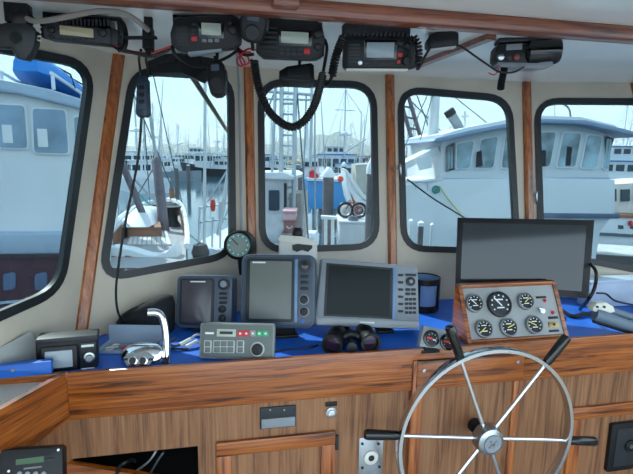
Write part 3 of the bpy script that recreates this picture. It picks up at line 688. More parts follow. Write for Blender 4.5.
for k in range(npt): fs.append((0, 1 + k, 1 + (k + 1) % npt))
for r_ in range(4):
    for k in range(npt): a, b = 1 + r_ * npt + k, 1 + r_ * npt + (k + 1) % npt; fs.append((a, b, b + npt, a + npt))
fs.append(tuple(1 + 4 * npt + k for k in range(npt)))
bag = tag(MB().add(vs, fs).go('black_bag', black_soft, None, 60), 'crumpled black cloth bag behind the chrome lever', 'bag'); bag.matrix_world = fb_.M; rest(bag)
# binoculars
def world_fr(px, py, d, **k): return Fr(px, py, d, **k)
fr = Fr(352, 341, 1.68, pitch=9.6, yaw=0)
t = fr.thing('binoculars', 'black binoculars lying on the worktop below the wide plotter', 'binoculars')
for x, y, r_, tw in ((332, 345, 10.9, 14), (371, 343.3, 10.3, -8)):
    q = fr.L(x, y); s_ = fr.s; d = Vector((math.sin(rad(tw)), math.cos(rad(tw)), 0.0)).normalized(); R_ = r_ * s_
    def P_(h): return q + d * h
    pr = [(0.0, 0.0), (0.0, 0.0)]
    mb = MB(); m_ = Matrix.Translation(q) @ d.to_track_quat('Z', 'Y').to_matrix().to_4x4()
    b_ = MB().lathe([(R_ * 0.72, 0.012), (R_ * 0.76, 0.0), (R_ * 0.98, 0.0), (R_, 0.006), (R_, 0.035), (R_ * 0.92, 0.045), (R_ * 0.98, 0.06), (R_ * 0.98, 0.095), (R_ * 0.7, 0.115), (R_ * 0.62, 0.14), (0.0, 0.14)], (0, 0, 0), 'Z', 26)
    br = MB().add(b_.v, b_.f, m_).go('barrel', black, t)
    l_ = MB().lathe([(0.0, 0.010), (R_ * 0.5, 0.011), (R_ * 0.74, 0.013), (R_ * 0.74, 0.02), (0.0, 0.02)], (0, 0, 0), 'Z', 22)
    MB().add(l_.v, l_.f, m_).go('lens', M('purple_coated_lens', '#2a1830', 0.06), br)
fr.tube('bridge', [(340, 344, 0.05), (352, 340, 0.06), (363, 343, 0.05)], 0.016, black, t, 6, 10); fr.tube('hinge', [(352, 348, 0.01), (352, 345, 0.05), (352, 342, 0.10)], 0.011, dark_grey, t, 4, 12)
fr.disc('focus_wheel', 352, 348, 5.5, 0.0, 0.016, dark_grey, t, 0.003); rest(t)

# a black puck-like knob near, and cable
tag(MB().tube(spl([onZ(272, 352, ZW + .0035), onZ(290, 349, ZW + .0035), onZ(308, 348, ZW + .0035), onZ(318, 345, ZW + .0035)], 8), 0.0035).go('instrument_cable', black, None), 'thin black cable on the blue worktop between autopilot box and binoculars', 'cable')

# cup holder with blue lining
cp_ = onZ(428, 313, ZW)
t = thing('cup_holder', 'round black cup holder with blue inside, beside the wide plotter', 'cup holder', Matrix.Translation((cp_.x, cp_.y + 0.06, ZW)))
R_ = 0.066
MB().lathe([(R_, 0.155), (R_ + .008, 0.155), (R_ + .008, 0.128), (R_, 0.128), (R_, 0.155)], (0, 0, 0), 'Z', 32).go('rim', black, t)
MB().lathe([(0.0, 0.0), (R_ + .004, 0.0), (R_ + .004, 0.03), (R_ - .004, 0.03), (R_ - .004, 0.012), (0.0, 0.012)], (0, 0, 0), 'Z', 32).go('cup_base', black, t)
MB().lathe([(R_ - .002, 0.03), (R_ - .001, 0.15), (R_ - .006, 0.15), (R_ - .007, 0.03), (R_ - .002, 0.03)], (0, 0, 0), 'Z', 32).go('lining', M('blue_grey_lining', '#6f8fb4', 0.4), t)
for k in range(4):
    a = rad(45 + 90 * k); u = Vector((math.cos(a), math.sin(a), 0)); bar(u * (R_ + .004) + Vector((0, 0, .012)), u * (R_ + .004) + Vector((0, 0, .14)), 0.02, 0.008, black, 'strut', t, up=u)

# twin dials in a small panel
fr = Fr(435, 337, 1.66, yaw=8, pitch=-10, roll=6)
t = fr.thing('twin_gauge', 'two small black dials with red needles in a tilted chrome panel', 'gauge')
fr.poly('panel', [(424, 325.5), (452, 331), (452, 350), (419.5, 346.5)], 0.0, 0.03, silver, t, 0.002)
for x, y in ((431, 338.5), (447.5, 342)):
    b_ = fr.disc('bezel', x, y, 8.3, -0.008, 0.004, black_glossy, t, 0.002); fr.disc('dial_face', x, y, 6.4, -0.0095, -0.006, black, b_)
    c_ = fr.L(x, y); s_ = fr.s
    MB().prism([(c_.x - 5 * s_, c_.z + 1.8 * s_), (c_.x + 1 * s_, c_.z + .6 * s_), (c_.x + 1 * s_, c_.z - .8 * s_), (c_.x - 5 * s_, c_.z - .4 * s_)], -0.0115, -0.009).go('needle', red, b_)
    mb = MB()
    for k in range(7):
        a = rad(-30 + 40 * k); mb.box((c_.x + math.cos(a) * 4.8 * s_ - .0012, -0.0105, c_.z + math.sin(a) * 4.8 * s_ - .0012), (c_.x + math.cos(a) * 4.8 * s_ + .0012, -0.009, c_.z + math.sin(a) * 4.8 * s_ + .0012))
    mb.box((c_.x + 1 * s_, -0.0105, c_.z - 1.6 * s_), (c_.x + 4 * s_, -0.009, c_.z - .6 * s_)); mb.go('scale_marks', white_mark, b_)
foot(fr, t, 436, 344, 0.05, black, back=0.03, depth=0.02)

# engine gauge box
yb_, yt_ = 1.532, 1.635
bl, br_ = onY(468, 345, yb_), onY(568, 333, yb_); tl = onY(452, 287, yt_)
gx0, gx1 = bl.x, br_.x; gz0, gz1 = ZW, tl.z
rake = math.degrees(math.atan2(yt_ - yb_, gz1 - (ZW + 0.012)))
fr = Fr(0, 0, pos=Vector((gx0, yb_, ZW)), base='boat')
t = fr.thing('gauge_box', 'varnished wooden box with six round engine gauges on a grey sloping face', 'gauge panel')
w_ = gx1 - gx0; h_ = gz1 - gz0; dpt = 0.125
def side(x, th, name):
    return MB().add([(x + k, y, z) for k in (0, th) for y, z in ((-0.004, 0), (-0.004, 0.014), (yt_ - yb_ - 0.004, h_ + 0.006), (dpt, h_ + 0.006), (dpt, 0))], [(0, 1, 2, 3, 4), (9, 8, 7, 6, 5)] + [(k, (k + 1) % 5, 5 + (k + 1) % 5, 5 + k) for k in range(5)]).go(name, ret_wood, t, 0)
side(-0.002, 0.016, 'side_board'); side(w_ - 0.014, 0.016, 'side_board')
MB().box((0.012, yt_ - yb_ - 0.006, h_ - 0.008), (w_ - 0.012, dpt, h_ + 0.008), 0.003).go('top_board', rail_wood, t)
MB().box((0.012, -0.006, 0), (w_ - 0.012, 0.012, 0.022), 0.003).go('front_lip', rail_wood, t)
MB().box((0.012, dpt - 0.012, 0), (w_ - 0.012, dpt, h_)).go('back_board', rail_wood, t)
g = Fr(0, 0, pos=Vector((gx0 + w_ / 2, (yb_ + yt_) / 2, ZW + 0.014 + (h_ - 0.014) / 2)), base='boat', pitch=-rake)
Lf = math.hypot(yt_ - yb_, h_ - 0.014)
def gp(mb, name, mat, par):
    o = mb.go(name, mat, par)
    if par is t: o.matrix_local = fr.Mi @ g.M
    return o
fa_ = gp(MB().box((-w_ / 2 + 0.013, 0.0, -Lf / 2), (w_ / 2 - 0.013, 0.006, Lf / 2)), 'face_plate', M('grey_gauge_plate', '#8f9292', 0.45), t)
def gauge(px, py, r_, kind):
    c = g.L(px, py); R_ = r_ * g.s
    b_ = gp(MB().lathe([(R_ * .80, -0.010), (R_ * .86, -0.016), (R_ * .97, -0.014), (R_, -0.004), (R_, 0.003), (0, 0.003)], (c.x, 0, c.z), 'Y', 30), 'gauge', gauge_rim if kind else rubber, t)
    MB().lathe([(0, -0.0112), (R_ * .81, -0.0112), (R_ * .81, -0.002), (0, -0.002)], (c.x, 0, c.z), 'Y', 26).go('dial_face', black if kind != 0 else dark_grey, b_)
    mb = MB()
    for k in range(9):
        a = rad(-40 + 32 * k); p = Vector((c.x + math.cos(a) * R_ * .68, 0, c.z + math.sin(a) * R_ * .68)); h = R_ * .055
        mb.box((p.x - h, -0.0124, p.z - h), (p.x + h, -0.0108, p.z + h))
    for z in (-.28, .34): mb.box((c.x - R_ * .3, -0.0124, c.z + R_ * z - R_ * .05), (c.x + R_ * .3, -0.0108, c.z + R_ * z + R_ * .05))
    mb.go('scale_marks', white_mark, b_)
    a = rad({0: 130, 1: 135, 2: 35, 3: 215, 4: 20, 5: 150}[kind]); d = Vector((math.cos(a), 0, math.sin(a)))
    bar(Vector((c.x, -0.0128, c.z)) - d * R_ * .2, Vector((c.x, -0.0128, c.z)) + d * R_ * .66, R_ * .1, 0.001, white_mark if kind in (0, 1) else M('yellow_needle', '#d6c04a', 0.4), 'needle', b_, up=(0, 1, 0))
for q in ((473.5, 303.5, 9.2, 1), (498.5, 304.5, 13.0, 0), (524.5, 301.5, 8.8, 2), (483, 329, 9.0, 3), (507.5, 327.5, 9.2, 4), (533, 325, 9.2, 5)): gauge(*q)
def gb(name, x0, y0, x1, y1, a, b, mat, bev=0.0005):
    l, r2, lo, hi = g.ext(x0, y0, x1, y1); return gp(MB().box((l, a, lo), (r2, b, hi), bev), name, mat, t)
for x0, y0, x1, y1 in ((536, 296.2, 546, 298.4), (548, 316.4, 558, 319), (549, 329.8, 559, 332)): gb('label_plate', x0, y0, x1, y1, -0.002, 0.002, black)
gb('indicator_socket', 548.5, 322, 558, 327, -0.004, 0.002, M('brass', '#9a7c4a', 0.35, 0.6))
for x, y, mt, r_ in ((544.5, 300.5, red, 1.7), (552.5, 312.5, red, 1.9), (553.5, 324.5, dark_grey, 1.5)):
    c = g.L(x, y); gp(MB().lathe([(0, -0.010), (r_ * g.s * .7, -0.008), (r_ * g.s, -0.002), (r_ * g.s, 0.002), (0, 0.002)], (c.x, 0, c.z), 'Y', 14), 'indicator', mt, t)
c = g.L(541, 311); sw = gp(MB().cyl((c.x, 0.002, c.z), (c.x, -0.012, c.z), 0.011, n=16, bev=0.002), 'ignition_switch', chrome, t)
bar((c.x - 0.022, -0.018, c.z + 0.008), (c.x + 0.004, -0.014, c.z), 0.009, 0.004, steel, 'key', sw)

# flat monitor
fr = Fr(524, 258, 2.04, yaw=-17, pitch=-3, roll=1.0)
t = fr.thing('monitor', 'wide flat black monitor with a glossy screen behind the gauge box', 'monitor')
l, r2, lo, hi = fr.ext(457, 219, 594, 294)
P4 = [(457.5, 217.5), (594.5, 220), (588.5, 298.5), (455, 287)]
fr.poly('case', P4, 0.0, 0.035, black, t, 0.003)
fr.poly('screen', [(463, 222.5), (586.5, 225.5), (581.5, 291.5), (460.5, 281.5)], -0.002, 0.004, M('glossy_grey_screen', '#1d2126', 0.07, var=0.05, spec=.5), t)
mb = MB(); o = fr.W((0.02, 0.05, lo)); z0 = ZW
mb.box((o.x - 0.04, o.y - 0.01, z0), (o.x + 0.04, o.y + 0.02, o.z + 0.06), 0.004)
mb.v = [tuple(fr.Mi @ Vector(v)) for v in mb.v]; mb.go('stand_neck', black, t)
mb = MB().box((o.x - 0.13, o.y - 0.05, z0), (o.x + 0.17, o.y + 0.07, z0 + 0.016), 0.006); mb.v = [tuple(fr.Mi @ Vector(v)) for v in mb.v]; mb.go('stand_foot', black_glossy, t)
fr.poly('rear_bulge', [(480, 235), (575, 238), (571, 288), (478, 280)], 0.034, 0.075, black, t, 0.0)
# cable bundle at the monitor foot
tag(MB().tube(spl([fr.W(fr.L(591, 262, keep=0.03)), at(596, 272, 1.89), at(594.5, 288, 1.90), at(588, 300, 1.93), onZ(580, 309, ZW + .006)], 8), 0.007).go('monitor_cable', black, None), 'thick black cable hanging from the edge of the flat monitor', 'cable')
tag(MB().tube(spl([at(597, 293, 1.9), at(606, 294, 1.93), at(616, 301, 1.93), onZ(634, 305, ZW + .006)], 8), 0.004).go('thin_cable', black, None), 'thin black cable arching across the worktop beside the white box', 'cable')
tag(MB().tube(spl([onZ(560, 309, ZW + .008), onZ(572, 316, ZW + .01), onZ(584, 314, ZW + .012), onZ(600, 312, ZW + .01)], 8), 0.009).go('power_lead', black, None), 'black lead lying on the worktop under the flat monitor', 'cable')

# grey white box and hand tool on the right
a_ = onZ(612, 306, ZW)
t = tag(MB().box((1.70, 1.86, ZW), (2.02, 1.94, ZW + 0.125), 0.008).go('white_storage_box', M('bluish_white_plastic', '#aebccb', 0.45), None), 'pale bluish white storage box against the wall beside the flat monitor', 'box')
MB().box((1.695, 1.855, ZW + 0.118), (2.025, 1.945, ZW + 0.134), 0.005).go('lid', 'bluish_white_plastic', t)
fr = Fr(612, 318, 1.89, pitch=6)
t = fr.thing('hand_tool', 'grey handheld tool with a white housing lying on the worktop near the box', 'tool')
fr.poly('housing', [(596, 309), (600, 304.5), (610, 304), (617, 308), (619, 313), (612, 315.5), (601, 314), (596, 312.5)], 0.02, 0.06, off_white, t, 0.006)
for x in (600, 607): fr.disc('button', x, 308, 1.2, 0.015, 0.024, dark_grey, t, n=10)
gm = M('blue_grey_rubber', '#5d6e7f', 0.5)
def cap(pts, rs, name, mat):
    q = [fr.L(x, y, keep=k) for x, y, k in pts]; MB().tube(spl(q, 6), [rs[0] + (rs[1] - rs[0]) * i / (6 * (len(q) - 1)) for i in range(6 * (len(q) - 1) + 1)], 12).go(name, mat, t)
cap([(599, 316, .03), (612, 320, .025), (625, 324.5, .02), (637, 328, .015)], (0.026, 0.023), 'grip', gm); cap([(612, 311, .04), (624, 315, .035), (640, 320, .03)], (0.016, 0.014), 'grip', gm)
cap([(598, 322, .03), (612, 326, .025), (626, 330, .02), (637, 332, .015)], (0.012, 0.016), 'battery_pack', dark_grey); rest(t)

# round clock gauge on post, and the white box on the sill
fr = Fr(239, 245, 2.06, yaw=-4, pitch=0)
t = fr.thing('round_gauge', 'round black gauge with pale dial fixed beside the window post', 'gauge')
c = fr.L(239, 245); s_ = fr.s
MB().lathe([(11.5 * s_, -0.012), (13 * s_, -0.022), (14.5 * s_, -0.018), (15 * s_, 0.0), (15 * s_, 0.06), (0, 0.06)], (c.x, 0, c.z), 'Y', 32).go('case', black, t)
dd = MB().lathe([(0, -0.0135), (11.8 * s_, -0.0135), (11.8 * s_, 0), (0, 0)], (c.x, 0, c.z), 'Y', 28).go('dial_face', M('dial_grey', '#7e8984', 0.4), t)
mb = MB()
for k in range(12):
    a = rad(30 * k); p = Vector((c.x + math.cos(a) * 9.5 * s_, 0, c.z + math.sin(a) * 9.5 * s_)); mb.box((p.x - .003, -.0155, p.z - .003), (p.x + .003, -.013, p.z + .003))
mb.go('scale_marks', white_mark, dd)
MB().lathe([(8.2 * s_, -.0145), (10.8 * s_, -.0145), (10.8 * s_, -.0128), (8.2 * s_, -.0128), (8.2 * s_, -.0145)], (c.x, 0, c.z), 'Y', 28).go('scale_ring', M('teal_ring', '#4d8f86', 0.4), dd)
bar((c.x, -.016, c.z), (c.x - 6 * s_, -.016, c.z + 6 * s_), .004, .001, black, 'needle', dd, up=(0, 1, 0))
MB().cyl((c.x - .002, 0.03, c.z - 14 * s_), (c.x - .002, 0.06, c.z - 30 * s_), 0.012).go('mount', black, t)
fr = Fr(297, 252, 1.98, yaw=2, pitch=-4)
t = fr.thing('compass_box', 'white box with dark kidney shaped opening and black knob, behind the large fishfinder', 'box')
fr.poly('case', [(279, 239), (281, 236), (314, 241), (317, 244), (319, 300), (277, 300)], 0.0, 0.09, M('white_grey_metal', '#d3d3cf', 0.4), t, 0.008)
fr.poly('lid', [(278, 238.5), (281, 235), (302, 236.5), (315, 240.5), (317.5, 244), (317, 246), (279, 242)], -0.006, 0.095, off_white, t, 0.004)
fr.poly('opening', [(292, 245), (300, 243.5), (312, 245), (312.5, 248), (308, 252), (302, 250), (297, 252), (292.5, 250)], -0.003, 0.002, dark_grey, t)
c = fr.L(297.5, 231.5, keep=.03); MB().lathe([(0, -.018), (.019, -.018), (.022, -.010), (.022, .006), (.015, .018), (0, .02)], c, 'Z', 24).go('knob', black, t)
fr.poly('post_foot', [(283, 298), (314, 298), (314, 330), (283, 330)], 0.02, 0.07, M('white_grey_metal', '#d3d3cf', 0.4), t); rest(t)

# loose plugs on pale leads beside the small fishfinder
fr = Fr(186, 342, 1.70, pitch=-20)
t = fr.thing('cable_plugs', 'pale plugs and tangled leads on the worktop below the small fishfinder', 'cables')
for a, b in (((180, 345), (189, 338)), ((186, 347), (196, 340))): MB().cyl(fr.L(*a, keep=0), fr.L(*b, keep=.02), .008, .006, 12).go('plug', off_white, t)
for pts in ([(189, 338, .02), (194, 333, .04), (200, 334, .06)], [(180, 345, 0), (174, 346, .0), (168, 342, .02), (172, 336, .05)], [(196, 340, .02), (199, 344, .02), (204, 342, .05)], [(166, 347, .0), (176, 349, -.01), (188, 349, 0)]): fr.tube('lead', pts, .004, dark_grey if pts[0][0] < 185 else pale_grey, t, 6)

# ================================================================== radios and things under the ceiling
def hang(fr, t, px0, px1, py, name='mount_bracket', mat=black, back=0.06):
    """a U bracket from the case up to the headliner"""
    mb = MB(); a, b = fr.W(fr.L(px0, py, keep=back)), fr.W(fr.L(px1, py, keep=back))
    for p in (a, b): mb.box((p.x - 0.006, p.y - 0.014, p.z - 0.03), (p.x + 0.006, p.y + 0.014, ZT + 0.001), 0.001)
    mb.box((min(a.x, b.x) - 0.006, a.y - 0.014, ZT - 0.006), (max(a.x, b.x) + 0.006, a.y + 0.014, ZT + 0.001), 0.001)
    mb.v = [tuple(fr.Mi @ Vector(v)) for v in mb.v]; return mb.go(name, mat, t)
def fins(fr, t, x0, x1, y0, y1, n, a, b, mat=black):
    w = (x1 - x0) / n
    for k in range(n): fr.rb('heat_sink_fin', x0 + k * w, y0, x0 + (k + 0.55) * w, y1, a, b, mat, t, 0.2, 0.0)
# radio with tan display
fr = Fr(80, 30, 1.36, yaw=14, pitch=17, roll=0.5)
t = fr.thing('marine_radio', 'low black radio with a tan display and cooling fins above the corner post', 'radio', 'radios under the ceiling')
fr.rb('case', 40, 25, 118, 41.5, 0.01, 0.14, black, t, 2, 0.003); fr.rb('face', 44, 25.5, 111, 41, 0.0, 0.02, dark_grey, t, 1.5, 0.002)
fr.rb('display', 60, 27.2, 93.5, 36.2, -0.002, 0.004, lcd_tan, t, 0.6, 0.0005)
for x in range(6): fr.rb('key', 60 + x * 6.2, 38.2, 64 + x * 6.2, 40.2, -0.003, 0.004, black, t, 0.4, 0.0005)
fr.disc('knob', 52, 30, 3.0, -0.012, 0.004, black, t, 0.002); fr.disc('knob', 52, 37.5, 2.0, -0.010, 0.004, black, t, 0.001); fr.disc('knob', 103, 33, 3.6, -0.012, 0.004, black, t, 0.002)
fins(fr, t, 52, 110, 18.5, 25.5, 15, 0.012, 0.13)
hang(fr, t, 41, 117, 24)
for y in (29, 38): fr.tube('bracket_handle', [(41, y - 2, 0.0), (38.5, y - 1, -0.012), (38.5, y + 2, -0.012), (41, y + 3, 0.0)], 0.0022, off_white, t, 5, 6)
# VHF in the middle left
fr = Fr(206, 34, 1.36, yaw=10, pitch=17, roll=-1.2)
t = fr.thing('marine_radio', 'rounded black radio with a small pale display above a hanging mic', 'radio', 'radios under the ceiling')
fr.poly('case', [(174, 19), (178, 17), (232, 14.5), (238, 17), (242, 27), (242, 42), (236, 47), (186, 52), (177, 50), (171, 44), (170, 33)], 0.0, 0.12, black, t, 0.006)
fr.poly('grille', [(175, 27), (187, 25), (189, 46), (178, 45)], -0.002, 0.004, dark_grey, t, 0.001)
for k in range(5): fr.rb('grille_slot', 177 + k * .3, 28.5 + k * 3.6, 188, 30 + k * 3.6, -0.004, 0.0, black, t, 0.4, 0)
d_ = fr.rb('display_bezel', 198.5, 20.5, 224, 38.5, -0.002, 0.004, black_glossy, t, 1, 0.001); fr.rb('display', 201.5, 23.2, 221, 35.2, -0.0035, 0.001, lcd, d_, 0.6, 0.0005)
for y in (24, 30, 34): fr.rb('key', 192, y - 1.3, 196.5, y + 1.3, -0.004, 0.002, dark_grey, t, 0.6, 0.0005)
fr.rb('distress_key', 191.5, 36.5, 197, 41, -0.004, 0.002, red, t, 0.8, 0.0005)
for x in (202, 208, 214.5): fr.rb('key', x, 38.8, x + 4.6, 42.2, -0.004, 0.002, silver, t, 0.8, 0.0005)
fr.disc('knob', 233, 30, 4.6, -0.016, 0.004, black, t, 0.002); fr.disc('knob', 230, 23, 2.4, -0.010, 0.004, black, t, 0.001)
fr.poly('under_plate', [(187, 50.5), (221, 46.5), (222, 51), (188, 55)], 0.005, 0.10, silver, t, 0.001)
hang(fr, t, 173, 240, 24)
# its mic
def hand_mic(px, py, d, w, h, label, cord=None, yaw=0, roll=0, tilt=0):
    fr = Fr(px, py, d, yaw=yaw, roll=roll, pitch=tilt); t = fr.thing('hand_microphone', label, 'microphone', 'hand microphones on curly cords')
    c = fr.L(px, py); hw, hh = w / 2 * fr.s, h / 2 * fr.s
    P = [(-.55 * hw, hh), (.55 * hw, hh), (hw * .9, hh * .72), (hw, hh * .2), (hw * .92, -.3 * hh), (hw * .72, -.85 * hh), (.3 * hw, -hh), (-.3 * hw, -hh), (-.72 * hw, -.85 * hh), (-.92 * hw, -.3 * hh), (-hw, .2 * hh), (-.9 * hw, .72 * hh)]
    MB().prism(P, -0.018, 0.018, 0.008, 3).go('body', black, t)
    g_ = MB().lathe([(0, -.021), (hw * .5, -.021), (hw * .6, -.017), (0, -.017)], (0, 0, -hh * .35), 'Y', 22).go('speaker_grille', dark_grey, t)
    MB().box((hw * .80, -0.01, -hh * .2), (hw * 1.12, 0.01, hh * .45), 0.003).go('talk_key', dark_grey, t)
    MB().rrect(-hw * .42, hw * .42, hh * .35, hh * .7, .003, -0.0195, -0.016, 0).go('label_plate', slate, t)
    MB().cyl((0, 0, hh * .95), (0, 0, hh * 1.3), 0.006, n=10).go('cord_relief', black, t)
    return fr, t
fr, t = hand_mic(217, 79, 1.42, 19, 35, 'rounded black hand microphone hanging in front of the bow window', roll=-4)
MB().tube([fr.loc(p) for p in spl([fr.W(fr.L(217, 60, keep=0)), at(217, 52, 1.43), at(214, 46, 1.46)], 8)], 0.005).go('cord', black, t)
# radio with curly-cord mic at its corner
fr = Fr(290, 38, 1.40, yaw=4, pitch=17, roll=1.2)
t = fr.thing('marine_radio', 'black radio with a ribbed front and red key, mic hung on its corner', 'radio', 'radios under the ceiling')
fr.poly('case', [(256, 21), (262, 17.5), (316, 19.5), (322, 24), (325.5, 40), (324, 56), (318, 59), (262, 57), (256, 52)], 0.0, 0.12, black, t, 0.006)
for k in range(6): fr.rb('front_rib', 259, 26 + k * 4.8, 277, 28.6 + k * 4.8, -0.005, 0.002, black, t, 0.8, 0.001)
d_ = fr.rb('display_bezel', 278.5, 29.5, 312, 46, -0.002, 0.004, black_glossy, t, 1, 0.001); fr.rb('display', 281, 32, 308.5, 43.5, -0.0035, 0.001, lcd, d_, 0.6, 0.0005)
for r_ in range(2):
    for k in range(4): fr.rb('key', 279.5 + k * 6, 47.5 + r_ * 4.4, 283.8 + k * 6, 50.3 + r_ * 4.4, -0.004, 0.002, dark_grey, t, 0.6, 0.0005)
fr.rb('distress_key', 304, 48.5, 310, 54, -0.004, 0.002, red, t, 0.8, 0.0005)
fr.disc('knob', 318, 34, 4.2, -0.016, 0.004, black, t, 0.002); fr.disc('knob', 318, 47, 3.4, -0.014, 0.004, black, t, 0.002)
hang(fr, t, 260, 321, 26)
fr, t = hand_mic(253.5, 26, 1.30, 27, 31, 'wide black hand microphone at the radio corner, its curly cord looping low across the window', roll=8, tilt=30)
cpts = [at(253, 44, 1.32), at(254, 60, 1.34), at(258, 84, 1.36), at(267, 108, 1.37), at(280, 122, 1.38), at(293, 127, 1.38), at(305, 120, 1.38), at(314, 106, 1.38), at(319, 90, 1.39), at(323, 74, 1.40)]
MB().tube([fr.loc(p) for p in spl([at(252, 38, 1.30), at(252.5, 44, 1.315), at(253, 50, 1.33)], 6)], 0.005).go('cord', black, t)
MB().tube([fr.loc(p) for p in coil(cpts[1:], 0.0092, 58)], 0.004, 5).go('curly_cord', black, t)
MB().tube([fr.loc(p) for p in spl([at(323, 74, 1.40), at(325, 62, 1.41), at(327, 48, 1.42), at(325, 40, 1.44)], 8)], 0.005).go('cord', black, t)
# small black box below it on the window head
fr = Fr(297, 73, 1.62, yaw=3, roll=3)
t = fr.thing('speaker_box', 'small black slanted box under the ribbed radio at the top of the middle window', 'box')
fr.poly('case', [(279, 71), (287, 66), (311, 62.5), (314, 65), (314.5, 79), (311, 82), (283, 80), (279, 77)], 0.0, 0.07, black, t, 0.004)
fr.poly('face', [(288, 69), (309, 66.5), (310, 77), (288, 77.5)], -0.003, 0.003, dark_grey, t, 0.001)
fr.tube('hanger', [(299, 66, 0.03), (300, 55, 0.03), (300, 40, 0.05), (300, 28, 0.10)], 0.005, black, t, 4, 8)
# big radio on the right
fr = Fr(379, 46, 1.42, yaw=-2, pitch=17, roll=1.0)
t = fr.thing('marine_radio', 'square black radio with a grey blue screen and cooling fins on top', 'radio', 'radios under the ceiling')
fr.rb('case', 343, 36, 417, 69, 0.004, 0.11, black, t, 4, 0.005); fr.rb('top_block', 344, 21.5, 411, 35, 0.02, 0.13, dark_grey, t, 1.5, 0.003)
fins(fr, t, 345, 411, 31.5, 37, 15, 0.008, 0.10)
fr.rb('face', 346, 38.5, 410, 68, -0.002, 0.01, black, t, 3, 0.002)
d_ = fr.rb('screen_bezel', 364, 40, 397, 60, -0.004, 0.002, black_glossy, t, 1, 0.001); fr.rb('screen', 366.5, 42.5, 394, 57.8, -0.0055, 0.0, lcd_grey, d_, 0.6, 0.0005)
for x in (364, 372, 380, 388): fr.rb('key', x, 61.5, x + 5, 64, -0.005, 0.002, dark_grey, t, 0.6, 0.0005)
for y in (42, 47.5): fr.rb('key', 398, y, 403, y + 3, -0.005, 0.002, dark_grey, t, 0.6, 0.0005)
fr.rb('distress_key', 397.5, 53, 402.5, 57, -0.005, 0.002, red, t, 0.6, 0.0005); fr.disc('red_key', 398.5, 62, 1.8, -0.006, 0.002, red, t, n=10)
fr.disc('knob', 407, 61, 4.6, -0.018, 0.004, black, t, 0.002); fr.disc('knob', 408, 46, 3.2, -0.012, 0.004, black, t, 0.002); fr.disc('knob', 360, 63, 2.2, -0.010, 0.002, steel, t, 0.001)
fr.rb('under_plate', 346, 68.5, 408, 70.8, 0.0, 0.10, off_white, t, 0.6, 0.001)
for k in range(6): fr.rb('speaker_rib', 348.5, 44 + k * 3.4, 360, 45.6 + k * 3.4, -0.004, 0.0, dark_grey, t, 0.6, 0)
hang(fr, t, 345, 410, 28)
ct = tag(MB().tube(coil([at(343, 38, 1.37), at(338, 50, 1.365), at(334.5, 62, 1.37), at(332, 76, 1.38)], 0.0095, 13), 0.0042, 5).go('curly_cord', black, None), 'tight black curly cord at the side of the square radio facing the ribbed one', 'cord', 'curly cords')
tag(MB().tube(spl([at(332, 76, 1.38), at(329, 83, 1.40), at(324, 84, 1.41), at(323, 76, 1.41)], 6), 0.005).go('cord_end', black, None), 'black cord end hooked under the ribbed radio', 'cord')
tag(MB().tube(coil([at(413, 36, 1.37), at(418, 44, 1.37), at(419, 56, 1.37), at(417.5, 66, 1.38)], 0.008, 9), 0.004, 5).go('curly_cord', black, None), 'short black curly cord at the knob side of the square radio', 'cord', 'curly cords')

# small black lamp / speaker at the ceiling
fr = Fr(442, 40, 1.52, yaw=-6, pitch=14, roll=-2)
t = fr.thing('ceiling_speaker', 'small black wedge shaped speaker fixed under the ceiling beam', 'speaker')
fr.poly('case', [(427, 40), (431, 34), (443, 29.5), (456, 30), (459, 33), (459, 44), (455, 46), (430, 49), (427, 46)], 0.0, 0.07, black, t, 0.006)
fr.poly('lower_rim', [(429, 47), (456, 44), (457, 46.5), (431, 50)], 0.004, 0.065, pale_grey, t, 0.001)
fr.rb('mount', 437, 24, 449, 31, 0.01, 0.04, black, t, 1, 0.001)
mb = MB(); o = fr.W(fr.L(443, 25, keep=.025)); mb.box((o.x - .012, o.y - .012, o.z - .02), (o.x + .012, o.y + .012, ZT + .001), .002); mb.v = [tuple(fr.Mi @ Vector(v)) for v in mb.v]; mb.go('mount_stem', black, t)
tag(MB().tube(spl([at(430, 48, 1.5), at(424, 58, 1.46), at(419, 68, 1.42), at(416, 69, 1.42)], 8), 0.004).go('speaker_cable', black, None), 'black cable from the wedge speaker to the square radio', 'cable')
tag(MB().tube(spl([at(456, 45, 1.52), at(462, 47, 1.52), at(475, 56, 1.55), at(488, 65, 1.56), at(500, 72, 1.56), at(514, 72, 1.56), at(524, 67, 1.57)], 8), 0.0035).go('ceiling_cable', black, None), 'black cable swagging from the wedge speaker to the black searchlight handle', 'cable')
# searchlight control
fr = Fr(525, 52, 1.58, yaw=-10, pitch=14, roll=0.5)
t = fr.thing('searchlight_control', 'black searchlight control with a rounded drum and a handle, under the ceiling', 'searchlight control')
fr.poly('case', [(496, 48), (499, 44), (520, 42), (546, 44), (552, 50), (554, 64), (550, 67), (499, 66), (495, 60)], 0.0, 0.10, black, t, 0.006)
fr.poly('lower_shell', [(497, 62), (536, 63), (552, 60), (553, 66), (540, 69), (498, 67)], -0.004, 0.10, silver, t, 0.002)
c = fr.L(542, 51); MB().lathe([(0, -.05), (.03, -.05), (.042, -.04), (.042, .05), (.036, .06), (0, .06)], (c.x, .02, c.z), 'X', 26).go('drum', black_glossy, t)
fr.rb('label_plate', 506, 44, 522, 50, -0.004, 0.002, silver, t, 0.5, 0.0005)
for x, mt in ((500.5, steel), (516, M('dim_red', '#7a3030', .4)), (508, dark_grey)): fr.disc('knob', x, 57.5, 3, -0.012, 0.004, mt, t, 0.001)
fr.tube('handle', [(506, 66, .02), (503, 75, .0), (500, 84, -.02), (499, 89, -.03)], [0.011] * 4 if False else 0.012, black, t, 6, 14)
fr.rb('top_plate', 499, 35, 553, 41, 0.0, 0.09, dark_grey, t, 1, 0.002)
